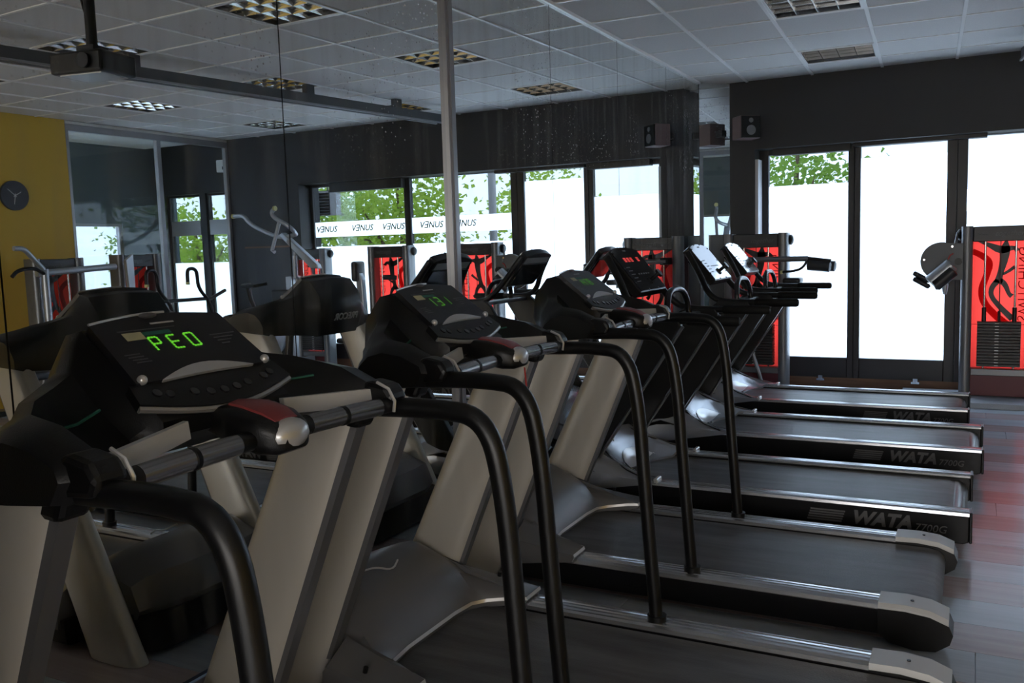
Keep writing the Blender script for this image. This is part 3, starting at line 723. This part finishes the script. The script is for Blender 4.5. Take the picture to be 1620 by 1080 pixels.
    def shape(w0, w1, top, d0):
        return [(-w0 + 2 * w0 * i / 12, d0 + top - top * math.sin(math.pi * i / 12) ** .8) for i in range(13)] + [(w1, dl), (-w1, dl)]
    cb = slab(shape(.222, .225, .03, 0), -.055, 0).build('console_body', 'black_plastic', t, smooth=0, bevel=.006)
    sh = [(u, min(v + .008, dl - .008)) for u, v in shape(.214, .217, .028, 0)]
    ov = slab(sh, -.002, .004).build('console_overlay', 'panel_gloss', t, smooth=0)
    for u, v in [(-.2, .05), (-.07, .012), (.07, .012), (.2, .05), (.207, .16), (.207, .26), (-.207, .16), (-.207, .26), (-.08, .313), (.08, .313)]:
        MB().cyl(T(u, v, .003), T(u, v, .007), .006, 8).build('screw', 'black_plastic', ov)
    mb = MB()
    for j in range(5):
        for k_ in range(3):
            u0 = -.115 + .052 * j; v0 = .085 + .011 * k_
            q = slab([(u0, v0), (u0 + .036, v0), (u0 + .036, v0 + .008), (u0, v0 + .008)], .0045, .0052)
            if j != 3: mb.add(q.v, q.f)
    tag(mb.build('led_digits', 'led_red', ov, smooth=0), kind='stuff')
    mb = MB()
    for j in range(5):
        q = slab([(-.17, .15 + .025 * j), (-.11, .15 + .025 * j), (-.11, .155 + .025 * j), (-.17, .155 + .025 * j)], .0045, .0052); mb.add(q.v, q.f)
        q = slab([(-.06 + .04 * j, .20), (-.04 + .04 * j, .20), (-.04 + .04 * j, .208), (-.06 + .04 * j, .208)], .0045, .0052); mb.add(q.v, q.f)
    q = slab([(-.03, .03), (.02, .03), (.02, .038), (-.03, .038)], .0045, .0052); mb.add(q.v, q.f)
    tag(mb.build('fine_print', 'print_grey', ov, smooth=0), kind='stuff')
    sk = MB().cyl(T(.165, .235, .0), T(.165, .235, .03), .012, 12).cyl(T(.165, .235, .03), T(.165, .235, .045), .026, 14).build('safety_key', 'black_plastic', t)
    # pale band and block on the back of the console
    slab([(-.20, .045), (.20, .045), (.20, .095), (-.20, .095)], -.0565, -.053).build('back_band', 'print_pale', cb, smooth=0)
    slab([(-.215, .10), (.215, .10), (.20, .30), (-.20, .30)], -.068, -.053).build('back_cover', 'black_gloss', cb, smooth=0)
    OFF[0] = 0.
    return t
wt = make_wata()
def wata_off(o):
    for c in o.children:
        for d in list(c.children):
            if d.name.startswith('led_digits'): bpy.data.objects.remove(d)
winfo = [(-.02, 4.85, 'nearest of the three, red digits lit on its console'), (.035, 6.20, 'middle of the three'), (-.05, 7.52, 'farthest of the three, beside the window machines')]
for j, (dx, yc, lab) in enumerate(winfo):
    o = wt if j == 0 else copy_tree(wt)
    o.location = (1.3 + dx, yc, 0)
    if j: wata_off(o)
    tag(o, 'black treadmill with silver hood, ' + lab, 'treadmill', 'black treadmills facing the mirror')
# ------------------------------------------------------------------ weight-stack machines
def ribbon(pts, ws, T):
    """flat curved stroke through 2-D pts with widths ws"""
    P = [Vector((p[0], p[1], 0)) for p in pts]; L_, R_ = [], []
    for i, p in enumerate(P):
        t = (P[min(i + 1, len(P) - 1)] - P[max(i - 1, 0)]).normalized(); n = Vector((-t.y, t.x, 0))
        L_.append(T(*(p + n * ws[i] / 2)[:2])); R_.append(T(*(p - n * ws[i] / 2)[:2]))
    return MB().loft([[a, b] for a, b in zip(L_, R_)], closed=False)
def spl(pts, ws, T, it=2):
    q = smooth_path([(p[0], p[1], w) for p, w in zip(pts, ws)], it)
    return ribbon([(p.x, p.y) for p in q], [p.z for p in q], T)
def tower_parts(t, w, ht=1.53, knob=1, hw_=.09, plates=15, written=True, stack_top=.66):
    """local frame: x across (0..w), y depth (front at 0), z up"""
    for x in (hw_ / 2, w - hw_ / 2):
        ring = rrect(x, .09, hw_, .18, .04, 4)
        MB().prism(ring, .0, ht, 'z').build('column', 'tower_grey', t, smooth=50)
    hd = MB().box(hw_, w - hw_, .03, .15, ht - .135, ht - .006).build('header', 'tower_header', t, smooth=0, bevel=.006, seg=1)
    if written:
        M = basis((w / 2 + .06, .029, ht - .07), (1, 0, 0), (0, 0, 1), (0, -1, 0))
        text_mb('together', .062, M, .0006, .35).build('lettering', 'print_grey', hd, smooth=0)
        sq = [(hw_ + .03 + .008 * i, .0285, ht - .07 + .008 * math.sin(i * 1.9) - .002 * i * .3) for i in range(11)]
        MB().tube(sq, .0016, 5).build('script_mark', 'print_grey', hd)
    MB().box(hw_, w - hw_, .03, .15, .19, .25).build('lower_bar', 'tower_grey', t, smooth=0, bevel=.005, seg=1)
    MB().box(hw_ * .6, w - hw_ * .6, .05, .16, .012, .19).build('base_cover', 'tower_base', t, smooth=0)
    # translucent red banner with its printed figure
    yb = .135; b0, b1 = hw_ - .005, w - hw_ + .005; bw = b1 - b0; z0, z1 = .25, ht - .13
    bn = MB().add([(b0, yb, z0), (b1, yb, z0), (b1, yb, z1), (b0, yb, z1)], [(0, 1, 2, 3)]).build('banner', 'banner_red', t, smooth=0)
    T = lambda u, v: (b0 + bw * u, yb - .0015, z1 - (z1 - z0) * v * .66)
    mb = MB()
    for pts, ws in (([(.10, .0), (.30, .05), (.52, .12), (.74, .08), (.80, .13)], [.03, .09, .17, .07, .10]),
                    ([(.60, .0), (.58, .10), (.56, .25), (.50, .40), (.47, .50)], [.04, .20, .14, .10, .16]),
                    ([(.47, .47), (.36, .55), (.34, .65), (.50, .78), (.74, .93)], [.12, .10, .09, .10, .12]),
                    ([(.50, .47), (.60, .52), (.66, .63), (.72, .66)], [.12, .10, .07, .10]),
                    ([(.55, .40), (.66, .36), (.76, .31)], [.05, .06, .07])):
        q = spl([(a * bw, b * (z1 - z0) * .66) for a, b in pts], [x * bw for x in ws], lambda u, v: (b0 + u, yb - .0015, z1 - v), 2); mb.add(q.v, q.f)
    mb.build('figure_print', 'tower_header', bn, smooth=0)
    mb = MB()
    q = spl([(a * bw, b * (z1 - z0) * .66) for a, b in [(.0, .12), (.20, .18), (.33, .26), (.26, .42), (.17, .58), (.22, .74), (.45, .90), (.66, 1.0)]], [.1 * bw * k for k in (1.1, 1.2, 1.3, 1.2, 1.3, 1.3, 1.4, 1.3)], lambda u, v: (b0 + u, yb - .001, z1 - v), 2)
    mb.add(q.v, q.f); mb.box(b0, b1, yb - .001, yb - .0005, z1 - (z1 - z0) * .66, z1 - (z1 - z0) * .66 + .004)
    mb.build('swirl_print', 'banner_dark_red', bn, smooth=0)
    M = basis((b0 + bw * .90, yb - .0012, z1 - (z1 - z0) * .34), (0, 0, 1), (1, 0, 0), (0, -1, 0))   # shows through in reverse
    tm = text_mb('SWITCHING', .115, M, .0004, 0, -.001)
    tm.build('lettering', 'banner_dark_red', bn, smooth=0)
    # guide rods, stack
    for x in (w / 2 - .115, w / 2 + .115):
        MB().cyl((x, .06, .25), (x, .06, ht - .13), .009, 10).build('guide_rod', 'chrome', t)
        MB().cyl((x, .06, stack_top), (x, .06, stack_top + .12), .018, 10).build('rod_sleeve', 'plate_black', t)
    MB().cyl((w / 2, .06, stack_top), (w / 2, .06, ht - .13), .004, 6).build('cable', 'plate_black', t)
    MB().cyl((w / 2, .06, stack_top), (w / 2, .06, stack_top + .09), .012, 8).build('selector_stem', 'plate_black', t)
    dz = (stack_top - .27) / plates; pm = lm = None
    for j in range(plates):
        if pm is None:
            p = MB().box(-.165, .165, -.05, .05, .001, dz - .002).build('weight_plate', 'plate_black', t, smooth=0, bevel=.002, seg=1); pm = p.data
            q = MB().box(-.03, .0, -.0512, -.0502, dz * .35, dz * .6).build('number_label', 'white_plastic', p, smooth=0); lm = q.data
        else:
            p = bpy.data.objects.new('weight_plate', pm); COL.objects.link(p); p.parent = t
            q = bpy.data.objects.new('number_label', lm); COL.objects.link(q); q.parent = p
        p.location = (w / 2, .06, .27 + dz * j)
    for s in (-1, 1):
        if (s > 0) == (knob > 0) or knob == 2:
            x = w if s > 0 else 0
            MB().ell((x + s * .012, .12, ht - .07), (.028, .05, .05), 12, 8).build('pulley_cover', 'black_plastic', t)
def tower(label, x, y, w, rz=0., z=.0, **k):
    t = empty('weight_machine', (x, y, z), rz, label, 'weight machine', 'weight-stack machines')
    tower_parts(t, w, **k)
    return t
Y0 = 8.60
# arm machine in the window beside the farthest treadmill
a = tower('red-bannered weight machine with padded lever arm, beside the farthest black treadmill', .215, Y0, .60, knob=1)
MB().tube([(.12, -.07, 1.285), (.5, -.07, 1.283), (.80, -.07, 1.282)], .026, 12).build('lever_arm', 'tower_grey', a)
MB().box(.10, .18, -.09, .06, 1.25, 1.32).build('arm_mount', 'black_plastic', a, smooth=0, bevel=.008)
MB().tube([(.78, -.07, 1.285), (1.0, -.07, 1.255)], .020, 12).build('pad_spindle', 'black_plastic', a)
for s in (0, 1):
    MB().tube([(.79 + .02 * s, -.07 + .10 * s, 1.225), (.80 + .02 * s, -.07 + .1 * s, 1.225), (.99 + .03 * s, -.07 + .1 * s, 1.205), (1.0 + .03 * s, -.07 + .1 * s, 1.204)], [.03, .05, .05, .03], 14).build('roller_pad', 'pad_black', a)
MB().tube([tuple(p) for p in smooth_path([(.80, -.10, 1.27), (.76, -.12, 1.20), (.70, -.14, 1.175), (.58, -.14, 1.165)], 2)], .012, 8).build('handle_bar', 'black_rubber', a)
MB().cyl((.585, -.14, 1.165), (.565, -.14, 1.164), .016, 8).build('handle_tip', 'pale_yellow', a)
MB().box(.58, .74, -.14, .06, 1.055, 1.11).build('elbow_pad', 'pad_black', a, smooth=60, bevel=.022, seg=3)
MB().box(.55, .66, -.05, .05, 1.02, 1.055).build('pad_arm', 'tower_grey', a, smooth=0)
MB().tube([(.30, -.13, .42), (.37, -.13, .2), (.42, -.13, .01)], .018, 8).build('brace', 'tower_grey', a)
# cam machine at the right edge of the picture
b = tower('red-bannered weight machine with round grey cam plate and foam rollers, on the grey mat', 2.27, Y0, .60, knob=-1, z=.05, ht=1.48)
poly = [(-.155 + .165 * math.cos(R(a_)), 1.185 + .165 * math.sin(R(a_))) for a_ in range(70, 262, 12)] + [(.02, 1.02), (.02, 1.335)]
cp = MB().prism(poly, .01, .03, 'y').build('cam_plate', 'cam_plate', b, smooth=0)
for px, pz in ((-.29, 1.20), (-.07, 1.31)): MB().cyl((px, .005, pz), (px, .012, pz), .009, 8).build('bolt', 'chrome', cp)
MB().tube([(-.10, .004, 1.20), (-.085, .004, 1.235), (-.06, .004, 1.25)], .006, 6).build('red_mark', 'cord_red', cp)
MB().tube([(-.235, -.10, 1.005), (-.23, -.10, 1.01), (-.07, -.10, 1.155), (-.065, -.10, 1.16)], [.05, .062, .062, .05], 16).build('roller_pad', 'machine_silver', b)
MB().tube([(-.20, -.14, .975), (-.19, -.14, .98), (-.055, -.14, 1.105), (-.05, -.14, 1.11)], [.035, .05, .05, .035], 16).build('roller_pad', 'pad_black', b)
for dz in (0, -.05): MB().tube([(-.37, -.06, 1.09 + dz), (-.36, -.06, 1.085 + dz), (-.25, -.06, 1.02 + dz), (-.24, -.06, 1.01 + dz)], [.014, .022, .022, .014], 12).build('small_roller', 'pad_black', b)
MB().tube([(-.12, -.05, 1.03), (-.12, -.05, .96), (-.12, -.05, .90)], [.024, .026, .014], 12).build('handle_bar', 'machine_silver', b)
MB().ell((-.105, -.05, 1.045), (.035, .03, .03), 12, 8).build('pivot', 'black_plastic', b)
MB().cyl((-.02, -.05, 1.18), (-.02, .03, 1.18), .03, 14).build('pivot', 'black_plastic', b)
MB().tube([(-.03, .10, 1.43), (-.045, .08, 1.34), (-.03, .05, 1.27)], .012, 8).build('cable_guide', 'tower_grey', b)
mt = MB().box(0, 1.5, 0, .66, 0, .05).build('floor_mat', 'mat_grey', smooth=0, bevel=.006, loc=(1.80, 8.33, 0))
tag(mt, 'thick grey textured rubber mat under the cam machine by the window', 'mat')
# further machines, seen in the mirror
c = tower('red-bannered weight machine with upright chest pad, before the film-banded window', 3.45, Y0, .59, knob=-1)
MB().box(.68, .76, -.10, .10, 1.12, 1.36).build('chest_pad', 'pad_black', c, smooth=60, bevel=.03, seg=3)
MB().prism([(.60, .10), (.68, .10), (.73, 1.14), (.68, 1.22), (.645, 1.14)], -.04, .04, 'y').build('pad_post', 'machine_silver', c, smooth=0, bevel=.008)
MB().tube([(.1, -.10, 1.16), (.16, -.16, 1.17), (.22, -.2, 1.17)], .028, 10).build('hand_grip', 'pad_black', c)
MB().box(.3, .75, -.45, -.15, .42, .48).build('seat_pad', 'pad_black', c, smooth=60, bevel=.025, seg=3)
MB().box(.45, .53, -.34, -.26, .0, .42).build('seat_post', 'machine_silver', c, smooth=0)
d = tower('pale-framed weight machine with raised silver chest-press arms, in the far window corner', 4.68, Y0, .52, knob=2)
MB().prism([(-.20, 1.34), (.30, 1.73), (.36, 1.70), (-.10, 1.30), (-.22, 1.29)], -.38, -.30, 'y').build('press_beam', 'machine_silver', d, smooth=0, bevel=.01)
MB().tube([tuple(p) for p in smooth_path([(.12, -.34, 1.70), (.34, -.34, 1.66), (.62, -.34, 1.75), (.85, -.34, 1.86), (.93, -.34, 1.96), (1.10, -.34, 1.955)], 2)], .025, 10).build('press_arm', 'machine_silver', d)
MB().tube([tuple(p) for p in smooth_path([(.12, -.34, 1.70), (.06, -.44, 1.74), (.12, -.5, 1.82), (.30, -.5, 1.90), (.34, -.5, 1.97), (.28, -.5, 2.01)], 2)], .025, 10).build('press_arm', 'machine_silver', d)
MB().tube([(.22, -.5, 1.86), (.30, -.5, 1.66), (.36, -.5, 1.52), (.32, -.5, 1.50)], .022, 10).build('press_handle', 'machine_silver', d)
for q in ((1.10, -.34, 1.955), (.28, -.5, 2.01)): MB().cyl((q[0] - .012, q[1], q[2]), (q[0] + .014, q[1], q[2]), .03, 10).build('handle_tip', 'pale_yellow', d)
MB().tube([(.16, -.34, 1.45), (.16, -.34, 1.2), (.16, -.1, 1.15)], .03, 10).build('press_pivot', 'machine_silver', d)
MB().box(.06, .46, -.46, -.40, .5, 1.05).build('back_pad', 'pad_black', d, smooth=60, bevel=.025, seg=3)
MB().box(.22, .30, -.40, .0, .1, .2).box(.22, .30, -.36, -.28, .2, 1.2).build('machine_frame', 'machine_silver', d, smooth=0)
e = tower('weight machine joined by a silver cross frame, against the yellow wall', 5.62, 6.02, .56, R(-90), knob=0, ht=1.50)
MB().tube([(-.30, -.06, 1.40), (.58, -.06, 1.36)], .032, 10).build('cross_beam', 'machine_silver', e)
MB().tube([(.50, -.07, 0.0), (.50, -.07, 1.40)], .035, 10).build('front_post', 'machine_silver', e)
MB().tube([tuple(p) for p in smooth_path([(.52, -.08, 1.40), (.66, -.12, 1.52), (.74, -.14, 1.60), (.84, -.14, 1.60)], 2)], .024, 10).build('lift_arm', 'machine_silver', e)
MB().tube([tuple(p) for p in smooth_path([(.55, -.12, 1.36), (.70, -.2, 1.42), (.86, -.2, 1.40), (.92, -.2, 1.34)], 2)], .018, 8).build('handle_bar', 'black_rubber', e)
f = tower('weight machine with silver lever, in front of the glazed partition', 5.62, 6.98, .56, R(-90), knob=-1, ht=1.52)
MB().prism([(.46, 1.52), (.55, 1.46), (.52, .9), (.46, .9)], -.10, -.06, 'y').build('lever_plate', 'machine_silver', f, smooth=0)
MB().box(.40, .46, -.12, .0, 0, .9).build('front_post', 'machine_silver', f, smooth=0)
# rowing machine with hooked handles
g = empty('pull_machine', (5.3, 7.15, 0), 0, 'low pulling machine with two black hooked handles, before the glass partition', 'gym machine')
for yy in (-.55, 0.0):
    MB().tube([tuple(p) for p in smooth_path([(.0, yy + .25, .45), (0, yy + .2, .95), (0, yy + .02, 1.12), (0, yy + .02, 1.30), (0, yy - .02, 1.345), (0, yy - .10, 1.345), (0, yy - .12, 1.30), (0, yy - .12, 1.20)], 2)], .02, 10).build('hook_handle', 'black_rubber', g)
    MB().cyl((0, yy - .12, 1.20), (0, yy - .12, 1.17), .023, 10).build('handle_tip', 'pale_yellow', g)
MB().tube([(0, -.55, 1.01), (0, .2, 1.0), (0, .42, 1.08)], .02, 10).build('side_handle', 'black_rubber', g)
MB().box(-.3, .25, -.45, .3, 0, .08).box(-.05, .05, -.4, .25, .08, .48).build('machine_base', 'machine_silver', g, smooth=0)
MB().box(-.45, -.10, -.25, .1, .42, .50).build('seat_pad', 'pad_black', g, smooth=60, bevel=.025, seg=3)
MB().box(-.32, -.24, -.12, -.04, .0, .42).build('seat_post', 'machine_silver', g, smooth=0)
# exercise bike in the corner
h = empty('exercise_bike', (4.55, 7.45, 0), R(20), 'exercise bike with pale flywheel cover standing before the dark pier', 'exercise bike')
MB().ell((0, 0, .58), (.05, .22, .25), 16, 10).build('flywheel_cover', 'machine_silver', h)
MB().box(-.04, .04, -.3, .5, .04, .1).box(-.25, .25, -.34, -.28, 0, .05).box(-.25, .25, .48, .54, 0, .05).build('frame', 'black_plastic', h, smooth=0)
MB().tube([(0, .05, .1), (0, .28, .6), (0, .34, .92)], .025, 10).build('seat_tube', 'black_plastic', h)
MB().ell((0, .36, .96), (.10, .14, .045), 14, 8).build('saddle', 'pad_black', h)
MB().tube([(0, -.05, .6), (0, -.2, 1.0), (0, -.22, 1.12)], .024, 10).build('stem', 'black_plastic', h)
MB().tube([(-.2, -.1, 1.16), (-.15, -.22, 1.14), (.15, -.22, 1.14), (.2, -.1, 1.16)], .017, 8).build('handlebar', 'black_rubber', h)
# padded bench by the yellow wall
bn = empty('exercise_bench', (5.55, 5.05, 0), 0, 'low black padded bench beside the yellow wall', 'bench')
MB().box(-.45, .45, -.14, .14, .40, .48).build('bench_pad', 'pad_black', bn, smooth=60, bevel=.03, seg=3)
for s in (-1, 1): MB().box(s * .36 - .03, s * .36 + .03, -.2, .2, 0, .05).box(s * .36 - .025, s * .36 + .025, -.03, .03, .05, .40).build('bench_leg', 'black_plastic', bn, smooth=0)

# ------------------------------------------------------------------ things on walls and ceiling
sp = empty('loudspeaker', (.36, WY - .11, 2.52), 0, 'small loudspeaker with brown cabinet and black front, high beside the window', 'loudspeaker')
sp.rotation_euler = (0, 0, R(40))
MB().box(-.10, .10, -.20, -.03, -.105, .105).build('cabinet', 'speaker_wood', sp, smooth=0, bevel=.004, seg=1)
MB().box(-.095, .095, -.212, -.20, -.10, .10).build('baffle', 'black_plastic', sp, smooth=0)
MB().cyl((.0, -.22, -.03), (.0, -.21, -.03), .045, 20).build('woofer', 'cone_grey', sp)
MB().cyl((.0, -.218, .06), (.0, -.21, .06), .022, 16).build('tweeter', 'cone_grey', sp)
MB().box(-.03, .03, -.03, 0.06, -.03, .03).build('wall_bracket', 'black_plastic', sp, smooth=0)
cl = empty('wall_clock', (XR, 5.80, 2.15), 0, 'round dark wall clock with thin pale hands on the yellow wall', 'clock')
MB().cyl((-.03, 0, 0), (0, 0, 0), .15, 48).build('clock_face', 'clock_face', cl)
for ang, ln in ((-50, .10), (60, .075), (190, .09)):
    a_ = R(ang); MB().tube([(-.033, -.02 * math.sin(a_), -.02 * math.cos(a_)), (-.033, ln * math.sin(a_), ln * math.cos(a_))], .0035, 6).build('clock_hand', 'white_plastic', cl)
pj = empty('projector', (1.40, 2.98, H), R(-10), 'black projector hanging from a ceiling pole, seen in the mirror', 'projector')
MB().cyl((0, 0, 0), (0, 0, -.50), .026, 14).build('ceiling_pole', 'black_plastic', pj)
MB().cyl((0, 0, -.012), (0, 0, 0), .07, 18).build('ceiling_plate', 'black_plastic', pj)
MB().box(-.15, .15, -.12, .12, -.63, -.53).build('projector_body', 'black_plastic', pj, smooth=0, bevel=.012)
MB().box(-.12, .12, -.09, .09, -.634, -.628).build('underside_plate', 'trim_silver', pj, smooth=0)
MB().cyl((-.06, -.12, -.58), (-.06, -.14, -.58), .035, 16).build('lens', 'black_gloss', pj)
MB().box(-.05, .05, -.05, .05, -.53, -.49).build('mount_block', 'black_plastic', pj, smooth=0)
MB().tube([tuple(p) for p in smooth_path([(.04, .0, 0), (.07, .02, -.15), (.06, .02, -.3), (.02, .05, -.42), (.04, .08, -.54)], 2)], .006, 6).build('cable', 'black_rubber', pj)
rl = empty('ceiling_rail', (2.30, 4.9, 0), 0, 'long dark metal rail hung below the ceiling on short drop brackets', 'rail')
ra, rb = Vector((3.45, 3.0, 0)), Vector((2.70, 8.2, 0)); dv = (rb - ra); rl.location = (ra.x, ra.y, 0); rl.rotation_euler = (0, 0, math.atan2(dv.y, dv.x)); LR = dv.length
MB().box(0, LR, -.04, -.028, 2.81, 2.89).box(0, LR, .028, .04, 2.81, 2.89).box(0, LR, -.028, .028, 2.875, 2.89).build('rail_channel', 'cam_plate', rl, smooth=0)
MB().box(0, LR, -.05, -.03, 2.795, 2.81).box(0, LR, .03, .05, 2.795, 2.81).build('rail_lip', 'frame_alu', rl, smooth=0)
for q in (.3, 1.75, 3.45, 4.6):
    MB().box(q - .045, q + .045, -.03, .03, 2.89, H - .004).build('drop_bracket', 'cam_plate', rl, smooth=0)
em = empty('emergency_light', (6.30, WY, 2.62), 0, 'white emergency light box high on the dark wall beyond the glass partition', 'emergency light')
MB().box(-.13, .13, -.08, 0, -.07, .09).build('housing', 'white_plastic', em, smooth=0, bevel=.008)
MB().box(-.02, .02, -.084, -.08, -.04, 0).build('indicator', 'black_plastic', em, smooth=0)
em.location = (6.56, 9.0, 2.66)
bd = empty('notice_board', (5.72, WY - .004, .5), 0, 'tall dark board with a thin wooden top edge on the window pier', 'board')
MB().box(-.38, .38, -.025, 0, 0, 1.06).build('board_panel', 'clock_face', bd, smooth=0)
MB().box(-.40, .40, -.035, 0, 1.06, 1.08).build('top_edge', 'wood_board', bd, smooth=0)
# loose cables on the floor by the mirror, and the safety cord
cb = tag(MB().tube([tuple(p) for p in smooth_path([(.02, 3.06, .012), (.10, 3.14, .012), (.24, 3.10, .012), (.30, 3.20, .012), (.20, 3.27, .012), (.08, 3.24, .012), (.10, 3.16, .022), (.26, 3.16, .03)], 3)], .009, 8).build('power_cable', 'cable_white'), 'pale power cable coiled on the floor below the mirror', 'cable')
cb = tag(MB().tube([tuple(p) for p in smooth_path([(.19, 2.62, .20), (.14, 2.72, .05), (.08, 2.84, .010), (.03, 2.95, .010)], 3)], .009, 8).build('power_cable', 'black_rubber'), 'black power cable trailing from a treadmill to the mirror', 'cable')
sc_ = empty('safety_cord', (1.125, 2.49, .87), 0, 'thin red safety cord with clip hanging from the second treadmill', 'safety cord')
MB().tube([(.0, 0, .223), (.006, 0, .15), (.012, .004, .06), (.02, .004, 0)], .0028, 6).build('cord', 'cord_red', sc_)
MB().tube([(.012, .0, .06), (.0, .006, .03), (.012, .006, -.01)], .0026, 6).build('cord_loop', 'cord_red', sc_)
MB().box(.016, .03, -.004, .010, -.035, .0).build('clip', 'cord_red', sc_, smooth=0, bevel=.003, seg=1)

# ------------------------------------------------------------------ outdoors
gr = tag(MB().box(-14, 20, 9.32, 40, -.3, -.12).build('ground', 'ground_pale', smooth=0), kind='structure')
gr = tag(MB().box(-14, 20, -30, YB - .35, -.3, -.12).build('ground_rear', 'ground_pale', smooth=0), kind='structure')
def tree(x, y, z0, h, rx, n, label, leaf='leaf', size=.12):
    t = empty('tree', (x, y, -.12), 0, label, 'tree', 'trees outside the windows')
    MB().tube([(0, 0, 0), (.05, .03, h * .3), (-.04, .05, h * .6), (.03, 0, h * .95)], [.09, .075, .05, .02], 9).build('trunk', 'bark', t)
    for k in range(4):
        a = k * 1.7 + x; MB().tube([(0, .03, h * .4), (rx * .5 * math.cos(a), rx * .5 * math.sin(a), h * .62), (rx * .8 * math.cos(a), rx * .8 * math.sin(a), h * .75)], [.04, .025, .01], 6).build('branch', 'bark', t)
    mb = MB()
    # clumps of leaves
    cl_ = []
    while len(cl_) < 26:
        p = Vector((random.uniform(-1, 1), random.uniform(-1, 1), random.uniform(-1, 1)))
        if p.length < 1: cl_.append(Vector((p.x * rx, p.y * rx, z0 + (h - z0) * (p.z * .5 + .5))))
    for _ in range(n):
        c = random.choice(cl_); p = c + Vector((random.gauss(0, .26), random.gauss(0, .26), random.gauss(0, .2)))
        s = size * random.uniform(.6, 1.25)
        u = Vector((random.gauss(0, 1), random.gauss(0, 1), random.gauss(0, .6))).normalized(); v = u.cross(Vector((random.gauss(0, 1), random.gauss(0, 1), random.gauss(0, 1)))).normalized(); w = u.cross(v)
        mb.add([tuple(p), tuple(p + u * s * .5 + v * s * .33 + w * s * .08), tuple(p + u * s), tuple(p + u * s * .5 - v * s * .33 + w * s * .08)], [(0, 1, 2), (0, 2, 3)])
    mb.build('crown', leaf, t, smooth=0)
tree(5.9, 12.0, 1.3, 3.0, 1.2, 2600, 'leafy bright green tree outside, seen through the far film-banded window')
tree(9.1, 14.6, 1.2, 3.2, 1.25, 2600, 'leafy green tree outside beyond the window corner, right of the bright one', 'leaf_dark')
tree(5.0, 15.4, 1.2, 3.0, 1.1, 2000, 'low green tree outside, nearest the outdoor pole')
tree(9.6, 11.2, .8, 2.3, 1.0, 2000, 'green shrub-like tree outside the small partition-room windows')
tree(13.2, 13.6, .8, 2.8, 1.2, 1800, 'outermost green tree beyond the partition room', 'leaf_dark')
tree(.10, 13.2, 2.0, 3.2, .9, 900, 'sparse tree outside the first glass door beside the corner mirror', 'leaf_dark')
pl = tag(MB().cyl((3.62, 11.0, -.12), (3.62, 11.0, 4.0), .055, 12).cyl((3.62, 11.0, -.12), (3.62, 11.0, -.09), .12, 12).build('outdoor_pole', 'concrete'), 'grey pole standing outside the film-banded window', 'pole')
vn = empty('outdoor_vent', (5.50, 9.66, 1.98), 0, 'grey louvred vent box hung outside the far window', 'vent')
MB().box(-.13, .13, 0, .2, 0, .33).box(-.13, -.11, -.03, 0, 0, .33).box(.11, .13, -.03, 0, 0, .33).build('vent_box', 'vent_grey', vn, smooth=0)
for k in range(8): MB().prism([(-.025, .02 + .04 * k), (-.001, .045 + .04 * k), (-.001, .037 + .04 * k), (-.025, .012 + .04 * k)], -.11, .11, 'x').build('vent_slat', 'vent_grey', vn, smooth=0)
MB().cyl((0, .1, .33), (0, .1, .9), .012, 8).build('hanger', 'vent_grey', vn)
MB().box(-.02, .02, -.46, .14, .86, .90).build('hanger_arm', 'vent_grey', vn, smooth=0)
